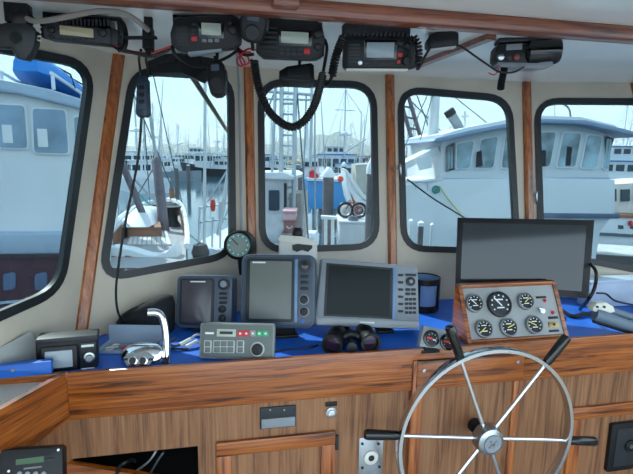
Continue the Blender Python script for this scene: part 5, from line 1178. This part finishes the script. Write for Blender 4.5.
# ---- neighbour foredeck seen through the bow window
def foredeck():
    zg = 0.60; zd = 0.38
    G = [onZ(x, y, zg) for x, y in ((187, 248), (187.5, 238), (186.5, 226), (184, 212), (180, 204), (172, 200.5), (158, 201), (138, 207), (120, 219), (109, 234), (105, 248))]
    c = sum(G, Vector()) / len(G); t = thing('troller_foredeck', 'white boat bow with grey deck boards, brown hatch and leaning poles beyond the bow window', 'boat', Matrix.Translation((c.x, c.y, WZ)))
    o = Vector((c.x, c.y, WZ)); G = [p - o for p in G]; n = len(G); ce = Vector((0, 0, 0)); vs = []; fs = []
    for p in G:
        q = Vector((p.x, p.y, 0)); vs += [p + q.normalized() * .02, Vector((q.x * .80, q.y * .88, 0.02 - .4)), p - q.normalized() * .07, Vector((p.x, p.y, zd - WZ)) - q.normalized() * .09]
    for i in range(n - 1):
        for a, b in ((1, 0), (0, 2), (2, 3)): fs.append((i * 4 + a, i * 4 + b, i * 4 + 4 + b, i * 4 + 4 + a))
    MB().add(vs, fs).go('hull', pale_blue, t, 50)
    MB().add([Vector((p.x, p.y, zd - WZ)) for p in G], [tuple(range(n))]).go('deck', deck_grey, t, 0)
    MB().tube(spl([p + Vector((0, 0, .02)) for p in G], 4), .035, 8).go('cap_rail', white_paint, t)
    tub('stem_post', [G[5] + Vector((0, .05, .25)), G[5] + Vector((0, -.1, -1.6))], .06, brown_wood, t)
    # deck boards
    for k in range(9):
        x0, x1 = 127 + k * 5, 131.4 + k * 5
        P = [onZ(x0, 246, zd) - o, onZ(x1, 246, zd) - o, onZ(141 + (x1 - 141) * .72 + 3, 229, zd) - o, onZ(141 + (x0 - 141) * .72 + 3, 229, zd) - o]
        MB().slab([(p.x, p.y) for p in P], zd - WZ, zd - WZ + .025).go('deck_board', M('pale_deck_board', '#c4c3c0', .6), t, 0)
    # hatch with brown coaming and a pale cover
    h = [onZ(x, y, zd) - o for x, y in ((128, 238), (162, 238), (158, 222), (132, 222))]; MB().slab([(p.x, p.y) for p in h], zd - WZ, zd - WZ + .16).go('hatch_coaming', brown_wood, t, 0)
    b = MB(); c0 = sum(h, Vector()) / 4; dx = (h[1] - h[0]).x / 2; dy = (h[2] - h[1]).y / 2; vs = []; fs = []
    for i in range(9):
        for j in range(7):
            u, v = -1 + i / 4, -1 + j / 3; vs.append((c0.x + u * dx * .98, c0.y + v * dy * .98, zd - WZ + .16 + .2 * (1 - u ** 4) * (1 - v ** 4)))
    for i in range(8):
        for j in range(6): fs.append((i * 7 + j, i * 7 + j + 1, i * 7 + 8 + j, i * 7 + 7 + j))
    b.add(vs, fs).go('hatch_cover', pale_blue, t, 60)
    # trunk cabin nearest to us, curved front edge, brown portlights
    f2 = VF(145, 258, 5.7, yaw=0); m2 = Matrix.Translation(-o) @ f2.M
    def ap(ob): ob.matrix_local = m2; return ob
    tk = ap(f2.poly('trunk_cabin', [(109, 247), (116, 247.5), (130, 250), (146, 255), (156, 256), (166, 252), (174, 244), (177, 250), (176, 300), (109, 300)], 0, 0.2, white_paint, t, 0.01))
    for x in (125, 110): f2.poly('portlight', roundpoly([(x, 255), (x + 13, 258), (x + 15, 271), (x + 2, 269)], 2, 3), -0.02, 0.02, brown_wood, tk)
    f2.poly('portlight_pane', [(128, 258.5), (136, 260.5), (137.5, 269), (130, 267.5)], -0.03, -0.015, M('grey_port', '#6d7480', .3), tk)
    MB().add([Vector((p.x, p.y, q_)) - Vector((p.x, p.y, 0)).normalized() * .095 for p in G[2:10] for q_ in (zd - WZ, zg - WZ - .02)], [(2 * i, 2 * i + 1, 2 * i + 3, 2 * i + 2) for i in range(7)]).go('inner_bulwark', brown_wood, t, 50)
    # windlass, drum and ropes at the bow
    p = onZ(172, 226, zd) - o; MB().lathe([(.0, 0), (.16, 0), (.10, .1), (.10, .24), (.18, .34), (0, .36)], p, 'Z', 16).go('bollard', rubber, t)
    p = onZ(165, 214, zd) - o; MB().box(p - Vector((.25, .2, 0)), p + Vector((.25, .2, .22)), .03).go('windlass', dark_grey, t)
    for pts, m in ((((129, 185), (150, 205), (165, 218), (178, 226)), 'teal_rope'), (((133, 178), (150, 196), (164, 208), (176, 216)), 'light')):
        q = [at(x, y, 8.2 + .25 * k) - o for k, (x, y) in enumerate(pts)]; MB().tube(spl(q, 5), .022, 5).go('mooring_line', M('teal_rope', '#4f9aa0', .7) if m == 'teal_rope' else rope_l, t)
    # poles
    tub('trolling_pole', [at(166, 245, 7.6) - o, at(156.5, 161, 7.8) - o, at(156, 157, 7.8) - o], [.085, .075, .03], brown_pole, t, 10); tub('aerial_pole', [at(157, 164, 7.85) - o, at(141, 50, 8.2) - o], [.03, .02], rope_l, t, 8)
    tub('trolling_pole', [at(157, 249, 7.3) - o, at(122, 163, 7.4) - o, at(75, 50, 7.6) - o], [.05, .055, .04], brown_pole, t, 10)
    for a, b, r_ in (((178, 203, 10.0), (112, 40, 7.6), .012), ((184, 212, 9.6), (150, 60, 8.2), .01), ((150, 204, 9.8), (140, 60, 8.2), .01), ((120, 225, 7.8), (156, 164, 7.8), .01)): tub('stay', [at(*a) - o, at(*b) - o], r_, rope, t, 5)
    pp = at(163, 246, 7.55) - o; MB().lathe([(0, -.25), (.17, -.25), (.17, .0), (.11, .08), (0, .08)], pp, 'Z', 14).go('pole_step', white_paint, t)
    return t
foredeck()
p = onZ(187.5, 238, .6) + Vector((.15, -.02, -.18)); t = tag(MB().lathe([(0, -.13), (.08, -.1), (.11, 0), (.08, .1), (0, .13)], p, 'Z', 16).go('fender', rubber, None), 'dark round fender hanging at the bow of the white boat', 'fender')
MB().tube([p + Vector((0, 0, .12)), onZ(187.5, 238, .6) + Vector((.03, 0, .04))], .012, 6).go('fender_line', rope_l, t)

# ---- boat spanning the post: grey cabin, ladder mast, pink crate
fr = VF(262, 215, 10.0, yaw=-6)
t = fr.thing('crab_boat', 'pale grey work boat with a ladder mast, guard rails and a pink crate on deck', 'boat')
fr.poly('hull', [(206, 238), (212, 243), (240, 246), (306, 246), (309, 251), (304, 300), (214, 300)], -0.6, 2.2, hull_white, t, 0.0)
hc = fr.poly('cabin', [(236, 176), (281, 176), (284, 181), (284, 247), (236, 247)], 0.3, 2.0, M('grey_cabin', '#c3c7cc', .5), t)
fr.poly('roof', [(234, 173), (283, 172.5), (292, 177), (291, 180), (234, 178)], 0.1, 2.1, pale_blue, hc, .01)
fr.poly('window', roundpoly([(266, 191), (277, 191), (277, 212), (266, 212)], 2, 3), 0.27, 0.33, win_dark, hc); fr.poly('doorway', [(281.5, 184), (284, 184), (284, 240), (281.5, 240)], 0.28, 0.36, dark_grey, hc)
fr.poly('after_house', [(284, 196), (297, 196), (297, 246), (284, 246)], 0.7, 1.8, M('beige_house', '#b5aaa0', .6), t)
# ladder mast
for x0, x1 in ((276, 277.5), (289, 292)): fr.tube('mast_leg', [(x0, 246, 0.5), (x0 + (x1 - x0) * .5, 150, .5), (x1, 62, .5)], .05, alu, t, 3)
for k in range(15): y = 68 + k * 11; fr.tube('rung', [(277.5 - k * .09, y, .5), (291.5 - k * .15, y, .5)], .025, alu, t, 2, 6)
fr.tube('cross_bar', [(262, 88, .5), (315, 92, .5)], .035, alu, t); fr.tube('cross_bar', [(262, 96, .5), (312, 97, .5)], .025, alu, t)
for a, b, m in (((309, 70), (308, 168), alu), ((271, 75), (268, 176), alu), ((312, 92), (313, 230), rope_l), ((303, 92), (299, 246), rope_l), ((277, 70), (213, 236), rope_l), ((292, 70), (306, 244), rope)): fr.tube('stay', [(*a, .5), (*b, .4)], .018 if m != alu else .035, m, t, 2, 5)
# guard rails on the bow side, towards the channel
for a, b, r_ in (((212, 60), (210.5, 246), .035), ((205.5, 248), (206, 205), .03), ((218, 247), (219, 214), .025), ((226, 248), (226, 200), .025), ((224, 232), (236, 160), .05), ((206, 206), (234, 201), .02), ((206, 220), (234, 216), .02), ((214, 200), (234, 168), .02)):
    fr.tube('guard_rail', [(*a, -.4), (*b, -.4)], r_, mast_white if r_ > .02 else alu, t, 2, 6)
p = fr.L(220.5, 203, keep=-.5); MB().lathe([(0, -.13), (.04, -.11), (.055, 0), (.04, .11), (0, .13)], p, 'Z', 14).go('red_fender', M('red_fender', '#d2362e', .4), t)
fr = VF(290, 215, 9.6)
t = fr.thing('pink_crate', 'pale pink fish crate stacked on the grey work boat', 'crate')
fr.rb('body', 284, 211, 296, 219, -.15, .35, M('pale_pink', '#e3b3b6', .6), t, .6, .01); fr.rb('rim', 283, 209.5, 297, 211.8, -.18, .38, 'pale_pink', t, .5, .006)
t = fr.thing('red_crate', 'dull red fish crate under the pale pink one', 'crate'); fr.rb('body', 284, 220.5, 296, 232, -.15, .35, M('dull_red', '#9c5a58', .6), t, .6, .01); fr.rb('rim', 283, 219.2, 297, 221, -.18, .38, 'dull_red', t, .5, .006)
fr.tube('handle', [(287, 225, -.17), (290, 227, -.19), (293, 225, -.17)], .012, off_white, t, 4, 6)
t = fr.thing('grey_crate', 'grey fish crate at the bottom of the stack', 'crate'); fr.rb('body', 283, 233.5, 297, 246, -.18, .4, M('crate_grey', '#8b8f94', .6), t, .6, .01); fr.rb('rim', 282, 232, 298, 234, -.2, .42, 'crate_grey', t, .5, .006)

# ---- blue-hulled boat behind the pilings
fr = VF(330, 195, 20.0)
t = fr.thing('blue_boat', 'bright blue steel hull with white upper works behind the pilings', 'boat')
fr.poly('hull', [(308, 180), (360, 182), (360, 209), (311, 209), (308, 203)], 0.0, 4.0, hull_blue, t, .04)
fr.poly('sheer_stripe', [(307, 178), (360, 180), (360, 182.5), (307, 180.5)], -0.1, 4.0, white_paint, t); fr.poly('wheelhouse', [(300, 158), (318, 158), (320, 179), (300, 179)], 1.0, 3.4, white_paint, t); fr.poly('window_band', [(302, 162), (317, 162), (317.5, 167), (302, 167)], .9, 1.05, win_dark, t)
fr.poly('red_net_pile', [(309, 172), (313, 170), (319, 176), (317, 179), (309, 179)], .2, 1.0, red, t); fr.poly('bow_plate', [(300, 178), (308, 179), (311, 214), (304, 214)], .2, 2.0, M('paler_blue', '#8cc0e6', .4), t)
fr.tube('mast', [(306, 158, 2), (305, 108, 2)], .09, mast_white, t)
for x in (318, 328, 338, 347): fr.tube('stanchion', [(x, 180, .3), (x, 173, .3)], .03, mast_white, t)
fr.tube('rail', [(316, 173.5, .3), (350, 174.5, .3)], .03, mast_white, t)
# ---- pilings, each one a thing
def piling(px, pt, pb, d, r, lab, cap=None, mat=None):
    a, b = at(px, pt, d), at(px, pb, d); t = thing('piling', lab, 'piling', Matrix.Translation((a.x, a.y, WZ)))
    MB().cyl((0, 0, -.5), (0, 0, a.z - WZ), r, r * .94, 16).go('post', mat or pile_wood, t)
    if cap: MB().lathe([(0, .0), (r * 1.12, 0), (r * 1.12, .12), (r * .3, .3), (0, .32)], (0, 0, a.z - WZ - .04), 'Z', 16).go('cap', cap, t)
    return t
piling(328.5, 176, 240, 14.5, .18, 'thick dark piling with a white cap before the blue hull', white_paint)
piling(371, 172, 245, 9.35, .086, 'slim brown piling with a white cap before the white bow', white_paint)
piling(299, 168, 240, 16, .13, 'dark piling between the grey work boat and the blue hull', None)
piling(344, 166, 215, 30, .16, 'distant piling with a white cap behind the blue hull', white_paint); piling(293, 172, 230, 22, .15, 'plain piling beside the ladder mast', None)
# ---- dock with clutter
fr = VF(345, 230, 12.0)
t = fr.thing('floating_dock', 'pale floating dock with white uprights below the pilings', 'dock')
zk = -0.75
def dk(px, py): return fr.loc(onZ(px, py, zk))
P = [(1.2, 2.2, 11.2), ]
d0, d1 = onZ(322, 246, zk), onZ(395, 262, zk)
mb = MB().slab([(2.4, 9.64), (3.95, 9.36), (4.05, 10.9), (3.2, 12.1), (2.5, 12.3)], zk - .5, zk); mb.v = [tuple(fr.Mi @ Vector(v)) for v in mb.v]; mb.go('deck', concrete, t, 0)
for x in (324, 331, 337, 341): fr.poly('upright', [(x, 219), (x + 3.4, 219), (x + 3.4, 252), (x, 252)], 0, .08, white_paint, t)
fr.poly('top_board', [(321, 216), (344, 217), (344, 220), (321, 219)], -.03, .2, white_paint, t)
fr = VF(349, 210, 10.5)
t = fr.thing('bicycle', 'bicycle with black tyres lying on the dock clutter', 'bicycle')
for x, y, yw in ((345.5, 210, 0), (359, 210.3, 0)):
    c = fr.L(x, y); MB().torus(c, .155, .028, 'Y', 28, 8).go('tyre', rubber, t); MB().torus(c, .12, .012, 'Y', 24, 6).go('wheel_rim', alu, t)
    mb = MB()
    for k in range(6): a = rad(30 * k); mb.tube([c + Vector((math.cos(a) * .12, 0, math.sin(a) * .12)), c - Vector((math.cos(a) * .12, 0, math.sin(a) * .12))], .004, 4)
    mb.go('spokes', alu, t); MB().cyl(c + Vector((0, -.03, 0)), c + Vector((0, .03, 0)), .02).go('wheel_hub', alu, t)
fr.tube('frame_tube', [(345.5, 210, 0), (350, 202, 0)], .015, red, t); fr.tube('frame_tube', [(350, 202, 0), (357, 205, 0)], .015, red, t); fr.tube('frame_tube', [(350, 203, 0), (353, 211, 0)], .015, red, t); fr.tube('frame_tube', [(359, 210.3, 0), (356, 204, 0)], .015, red, t); fr.tube('frame_tube', [(353, 211, 0), (359, 210.3, 0)], .012, red, t)
fr.tube('handlebar', [(348, 201, -.15), (350, 200.5, 0), (351, 201, .15)], .012, rubber, t)
fr = VF(360, 225, 10.2)
# the long box stands on the dock; everything on it rests on its level lid
bz = VF(349, 210, 10.5).W((0, 0, 0)); wheel_low = VF(349, 210, 10.5).W(VF(349, 210, 10.5).L(345.5, 210)).z - .183
lz = wheel_low - fr.o.z; dz_ = zk - fr.o.z; bx0, bx1 = fr.L(338, 225).x, fr.L(379, 225).x
t = fr.thing('dock_box', 'long white dock box carrying the bicycle and the heaps', 'box')
MB().box((bx0 + .03, -.1, dz_ - .002), (bx1 - .03, 1.0, lz - .05)).go('body', white_paint, t); MB().box((bx0, -.14, lz - .055), (bx1, 1.05, lz), .01).go('lid', pale_blue, t)
for k in range(3): MB().box((bx0 + .12 + k * .24, -.125, dz_ + .01), (bx0 + .24 + k * .24, -.099, lz - .06)).go('panel_slat', pale_blue, t)
lab = ['heap of brown netting on the dock beside the bicycle', 'heap of pale grey line on the dock below the bicycle', 'low heap of bluish rope on the dock near the slim piling']
lab = ['heap of brown netting in the middle of the long white dock box', 'heap of pale grey line behind the bicycle on the dock box', 'heap of bluish rope on the dock box near the slim piling']
for k, (x, w, h, m) in enumerate(((.02, .13, .15, M('brown_net', '#5b4a44', .9, var=.4, scale=9, bump=.5)), (-.29, .13, .15, M('pale_line', '#aeb0ae', .9, var=.3, scale=9)), (.29, .11, .13, M('bluish_rope', '#7d93a8', .9, var=.35, scale=9)))):
    c = fr.W((x, .78, lz)); o = lump('net_heap', lab[k], 'net', (c.x, c.y, c.z + h * .72), (w, .18, h), m, 20 + k, .12, sub=3); rest(o, c.z - .003)
# ---- white bow at the right of the middle window
fr = VF(362, 195, 13.0)
t = fr.thing('white_bow_boat', 'white boat with a sweeping flared bow beyond the slim piling', 'boat')
fr.poly('hull', [(345, 171), (349, 176), (354, 186), (361, 196), (372, 206), (400, 214), (400, 245), (366, 236), (356, 222), (349, 203), (346, 186)], 0, 2.6, hull_white, t, .05)
fr.poly('sheer_rail', [(344.5, 169.5), (347, 170), (356, 183), (364, 194), (380, 204), (400, 209), (400, 213), (378, 208), (362, 197.5), (353, 186)], -.08, 2.6, white_paint, t, .02)
fr.poly('deckhouse', [(357, 165), (400, 163), (400, 209), (378, 204), (364, 193), (358, 184)], .5, 2.2, M('beige_deckhouse', '#b9b7ae', .5), t); fr.poly('stripe', [(350, 192), (354, 200), (364, 211), (400, 224), (400, 227), (364, 214), (353, 203)], -.02, .1, brown_wood, t)
MB().lathe([(0, -.085), (.06, -.065), (.09, 0), (.06, .065), (0, .085)], at(340.5, 179, 13.0), 'Z', 14).go('x', orange, None); o = bpy.data.objects['x']; o.name = 'buoy'; tag(o, 'round orange buoy hanging at the white bow', 'buoy'); 

# small gear on the dock box, each one its own thing
gear = [('rope_coil', 'flat coil of dark rope on the long white dock box', 'rope', -.15, 0, 'coil', rope), ('rope_coil', 'loose coil of orange rope at the far end of the dock box', 'rope', .29, 0, 'coil', orange),
        ('bucket', 'small white bucket on the dock box behind the blue bucket', 'bucket', .30, .43, 'bucket', white_paint), ('bucket', 'small blue bucket between the orange coil and the white bucket', 'bucket', .30, .20, 'bucket', tarp_blue)]
boxf = VF(360, 225, 10.2)
for nm, lab, cat, x, y, kd, m in gear:
    p = boxf.W((x, y + .005, lz - .001 + (.018 if kd == 'coil' else 0)))
    if kd == 'coil':
        t = thing(nm, lab, cat, Matrix.Translation(p))
        for k in range(3): MB().torus((0, 0, .03 * k), .095 - .006 * k, .018, 'Z', 20, 6).go('turn', m, t)
    else:
        t = thing(nm, lab, cat, Matrix.Translation(p)); MB().lathe([(0, 0), (.07, 0), (.09, .17), (.085, .17), (.065, .02), (0, .02)], (0, 0, 0), 'Z', 16).go('pail', m, t); MB().tube(spl([(-.088, 0, .16), (-.05, .0, .25), (.05, 0, .25), (.088, 0, .16)], 5), .006, 5).go('handle', alu, t)

for k, (x, d, h) in enumerate(((270, 27, 1.9), (284, 31, 2.3), (306, 29, 2.0), (315, 34, 2.4), (322, 26, 1.7), (336, 33, 2.2), (349, 28, 1.8), (360, 36, 2.5), (176, 38, 2.0), (188, 42, 2.2), (234, 40, 2.1), (408, 30, 2.0), (418, 34, 2.3))):
    r = ray(x, 160); r.z = 0; r.normalize(); t = thing('piling', 'distant piling with a %s top standing in the water among the moored boats' % ('flat white', 'plain wooden', 'plain wooden')[k % 3], 'piling', Matrix.Translation((r.x * d, r.y * d, WZ)), 'distant pilings, ' + ('white topped', 'plain', 'plain')[k % 3])
    MB().cyl((0, 0, -.5), (0, 0, h), .17, .15, 12).go('post', pile_wood, t)
    MB().cyl((0, 0, h), (0, 0, h + .06), .165, .12, 12).go('cap', white_paint if k % 3 == 0 else pile_wood, t)

# ---- large white boat filling the two right windows
fr = VF(520, 190, 7.6, yaw=4)
t = fr.thing('white_fishing_boat', 'large white fishing boat with a wraparound wheelhouse and blue edged roof', 'boat')
wh_face = M('white_hull_paint', '#d9dce0', .4, var=.03, scale=.8)
# hull and lower house
fr.poly('hull', [(398, 186), (420, 184), (446, 180), (530, 178), (621, 180), (621, 214), (606, 232), (590, 330), (440, 330), (412, 262)], 0.12, 1.8, wh_face, t, .04)
fr.poly('rub_rail', [(520, 213.5), (622, 214.5), (621, 219), (520, 218.5)], .04, 2.6, M('dark_blue_rail', '#50627c', .5), t, .01)
ws = fr.poly('wheelhouse', [(447, 136), (500, 124), (545, 119), (580, 121), (612, 130), (622, 136), (619, 181), (446, 184)], 0.25, 2.4, wh_face, t, .02)
fr.poly('roof', [(433, 141), (436, 138), (470, 130), (508, 123), (545, 118.5), (585, 120), (625, 129), (641, 134), (640, 137), (622, 133), (583, 124.5), (545, 123), (508, 127.5), (470, 135), (436, 143)], -.02, 2.2, M('blue_roof_edge', '#8397b0', .45), ws, .015)
fr.poly('roof_top', [(445, 134), (470, 127), (508, 119.5), (545, 115), (585, 116.5), (620, 125), (620, 128), (545, 118), (446, 137)], .1, 2.6, white_paint, ws)
wins = [[(452, 146), (458, 143), (458, 170), (452, 171.5)], [(461, 142.5), (481, 139), (476, 169), (460, 171)], [(486, 138), (506, 134.5), (500, 169), (481, 170.5)], [(511, 134), (531, 132), (526, 169), (506, 169.5)],
        [(545, 130), (566, 130), (558, 168), (540, 169)], [(571, 130), (592, 131.5), (584, 169), (563, 168.5)], [(596, 132.5), (613, 135), (606, 170), (588, 169.5)], [(616, 136), (622, 138), (618, 171), (611, 170)]]
wpane = M('wheelhouse_pane', '#8aa3ae', .05, var=.75, scale=2.6)  # opaque; sky light and dark interior put into the mottled colour
for P in wins:
    w_ = fr.poly('window_frame', roundpoly(P, 3.5, 4), .22, .3, white_paint, ws, .005); cx_, cy_ = sum(p[0] for p in P) / 4, sum(p[1] for p in P) / 4
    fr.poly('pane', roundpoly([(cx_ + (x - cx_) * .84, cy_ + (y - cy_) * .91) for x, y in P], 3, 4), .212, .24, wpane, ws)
for P in ([(482, 152), (487, 150), (488, 166), (481, 168)], [(548, 150), (553, 150), (553, 166), (546, 166)], [(575, 146), (580, 147), (578, 166), (573, 166)]): fr.poly('seat_back', P, .205, .215, dark_grey, ws)
fr.poly('house_trim', [(446, 179), (619, 178), (619, 180), (446, 182)], .22, .3, grey_band, t)
# rails, emblem, mooring line, bow gear
fr.tube('bow_rail', [(404, 181, .1), (425, 182, .1), (446, 180, .15)], .02, mast_white, t, 4)
for x in (406, 418, 430): fr.tube('rail_post', [(x, 181.5, .1), (x, 190, .12)], .015, mast_white, t)
c = fr.L(438, 190); em = MB().torus((c.x, .10, c.z), .055, .012, 'Y', 24, 6).go('round_emblem', M('teal_paint', '#3f8f86', .5), t); MB().torus((c.x, .10, c.z + .02), .02, .009, 'Y', 14, 6).go('emblem_letter', 'teal_paint', em); MB().torus((c.x, .10, c.z - .02), .02, .009, 'Y', 14, 6).go('emblem_letter', 'teal_paint', em)
fr.tube('yellow_line', [(441, 186, .08), (450, 200, .07), (464, 217, .06), (474, 232, .06)], .010, M('yellow_rope', '#c9c27a', .7), t, 6)
fr.tube('black_line', [(402, 178, -.3), (425, 196, -.4), (450, 212, -.5), (470, 226, -.6)], .012, rubber, t, 6)
fr.poly('flying_bridge_wing', [(400, 168), (444, 146), (446, 152), (402, 175)], .3, .8, pale_blue, t)
fr.poly('white_flag', [(419, 159), (434, 154), (436, 168), (423, 171)], .2, .215, white_paint, t)
# masts and stack
fr.tube('mast', [(454, 150, 1.2), (458, 110, 1.2), (461, 60, 1.2)], .09, mast_white, t, 4, 12); fr.tube('mast_brace', [(461, 150, 1.3), (464, 92, 1.3)], .05, mast_white, t, 3)
for y in (104, 116, 128): fr.tube('mast_step', [(455.5, y, 1.2), (463, y, 1.25)], .02, alu, t)
fr.tube('exhaust_stack', [(486, 132, 1.0), (479, 118, 1.0), (472, 107, 1.0)], .085, M('stack_grey', '#9a9fa3', .5, .3), t, 4, 14); fr.tube('stack_cap', [(474, 110, 1.0), (470.5, 104, 1.0)], .095, rubber, t, 3, 14)
fr.tube('aerial', [(494, 124, 1.2), (494, 104, 1.2)], .02, mast_white, t); fr.tube('aerial_bar', [(490, 110, 1.2), (498, 110, 1.2)], .02, mast_white, t)
for x, y0, y1 in ((554, 118, 100), (570, 117, 96), (580, 119, 60), (604, 124, 80)): fr.tube('aerial', [(x, y0, 1.4), (x + 1, y1, 1.4)], .014, mast_white, t)
fr.tube('roof_rail', [(558, 117, .6), (562, 103, .6), (572, 97, .6), (590, 103, .6), (594, 119, .6)], .016, brown_pole, t, 6)
for x in (544, 551): fr.rb('roof_lamp', x - 3, 115, x + 3, 120.5, .3, .5, orange, t, 1, .01)
for a, b in (((461, 62), (405, 178)), ((461, 70), (520, 126)), ((461, 62), (600, 124)), ((462, 66), (436, 140))): fr.tube('stay', [(*a, 1.2), (*b, .9)], .009, rope, t, 2, 5)
# ---- lattice boom of a boat further off, left of it
fr = VF(415, 150, 12.0)
t = fr.thing('cargo_boom', 'dark lattice derrick boom slanting beyond the white fishing boat', 'boom')
fr.tube('chord', [(399, 95, 0), (424, 182, 0)], .05, brown_pole, t); fr.tube('chord', [(407, 92, 0), (433, 178, 0)], .05, brown_pole, t)
for k in range(9):
    u = k / 8; x, y = 399 + 25 * u, 95 + 87 * u; fr.tube('lattice_bar', [(x, y, 0), (x + 9, y - 4 + 6, 0)], .025, brown_pole, t)
fr.tube('boom_wire', [(404, 60, 0), (437, 150, 0)], .014, rope, t); fr.tube('boom_wire', [(400, 90, 0), (448, 138, 0)], .014, rope, t); fr.tube('heel_post', [(430, 180, 0), (430, 330, 0)], .12, brown_pole, t)
fr = VF(425, 232, 9.2)
for k, (x, w, m, lab) in enumerate(((411, 4, mast_white, 'white dock post under the bow of the white fishing boat'), (421, 6, pile_wood, 'brown dock post beside the white ones'), (432, 3.5, mast_white, 'slim white dock post nearest the flat monitor'), (404, 5, grey_band, 'grey blue dock post at the window edge'))):
    p = at(x, 222 + k * 2, 6.6 + .15 * k); t = tag(MB().cyl((p.x, p.y, WZ - .3), p, w * .0066, n=12).go('dock_post', m, None), lab, 'post')
    MB().lathe([(0, 0), (w * .008, 0), (w * .008, .05), (0, .08)], p - Vector((0, 0, .03)), 'Z', 12).go('cap', white_paint, t)
# ---- boats and float at the far right
fr = VF(625, 215, 11.0)
t = fr.thing('white_work_boat', 'white work boat with stepped deckhouse beyond the wheelhouse corner', 'boat')
fr.poly('hull', [(592, 216), (700, 219), (700, 262), (604, 262), (594, 240)], 0, 2.5, hull_white, t, .04); fr.poly('deckhouse', [(612, 186), (700, 182), (700, 217), (612, 216)], .5, 2.2, M('warm_white', '#dcd8d2', .5), t)
for x in (620, 634, 648): fr.poly('window', [(x, 191), (x + 9, 190.5), (x + 9, 203), (x, 203.5)], .46, .52, win_dark, t)
fr.poly('sheer_stripe', [(591, 214), (700, 217), (700, 220), (592, 217)], -.04, 2.4, brown_wood, t); fr.poly('rubbing_band', [(592, 232), (700, 238), (700, 241), (593, 235)], -.04, .1, rope, t)
for x in (618, 630, 641): fr.poly('hull_port', [(x, 225), (x + 5, 225.3), (x + 5, 229), (x, 228.7)], -.02, .06, win_dark, t)
MB().lathe([(0, -.07), (.04, -.05), (.055, 0), (.04, .05), (0, .07)], fr.L(629, 223, keep=-.06), 'Z', 12).go('red_fender', 'red_fender', t)
fr = VF(620, 245, 8.5)
t = fr.thing('side_float', 'dark edged floating dock below the white work boat', 'dock')
mb = MB().slab([(6.9, 7.6), (10, 5.8), (10.6, 7.0), (7.5, 8.9)], -.55, -.15); mb.v = [tuple(fr.Mi @ Vector(v)) for v in mb.v]; mb.go('deck', concrete, t, 0)
mb = MB().slab([(6.85, 7.55), (10, 5.75), (10.02, 5.82), (6.9, 7.62)], -.4, -.13); mb.v = [tuple(fr.Mi @ Vector(v)) for v in mb.v]; mb.go('edge_timber', rubber, t, 0)
# ---- our own foredeck, low in front of the wheelhouse
hb, dk_, rows = hull_mb(12, 3.6, 1.55, sheer=.22, ns=16)
t = struct(empty('floor_hull', Matrix.Translation((.83, -1.0, WZ - .12))), 'low white bow and deck of the boat below the wheelhouse')
hb.go('hull', hull_white, t); dk_.go('deck', deck_grey, t, 0)

# sea haze between the marina and the far shore, lit by the sun and the sky
hz = bpy.data.materials.new('sea_haze'); hz.use_nodes = True; hn = hz.node_tree; hn.nodes.remove(hn.nodes['Principled BSDF'])
vs_ = hn.nodes.new('ShaderNodeVolumeScatter'); vs_.inputs['Density'].default_value = 0.0005; vs_.inputs['Anisotropy'].default_value = 0.2; vs_.inputs['Color'].default_value = (0.92, 0.96, 1.0, 1)
hn.links.new(vs_.outputs[0], hn.nodes['Material Output'].inputs['Volume'])
ho = MB().box((-890, 340, WZ + .05), (1490, 2590, 75)).go('haze', hz, None, 0); ho['kind'] = 'stuff'; tag(ho, 'thin sea haze over the water before the far hills', 'haze')
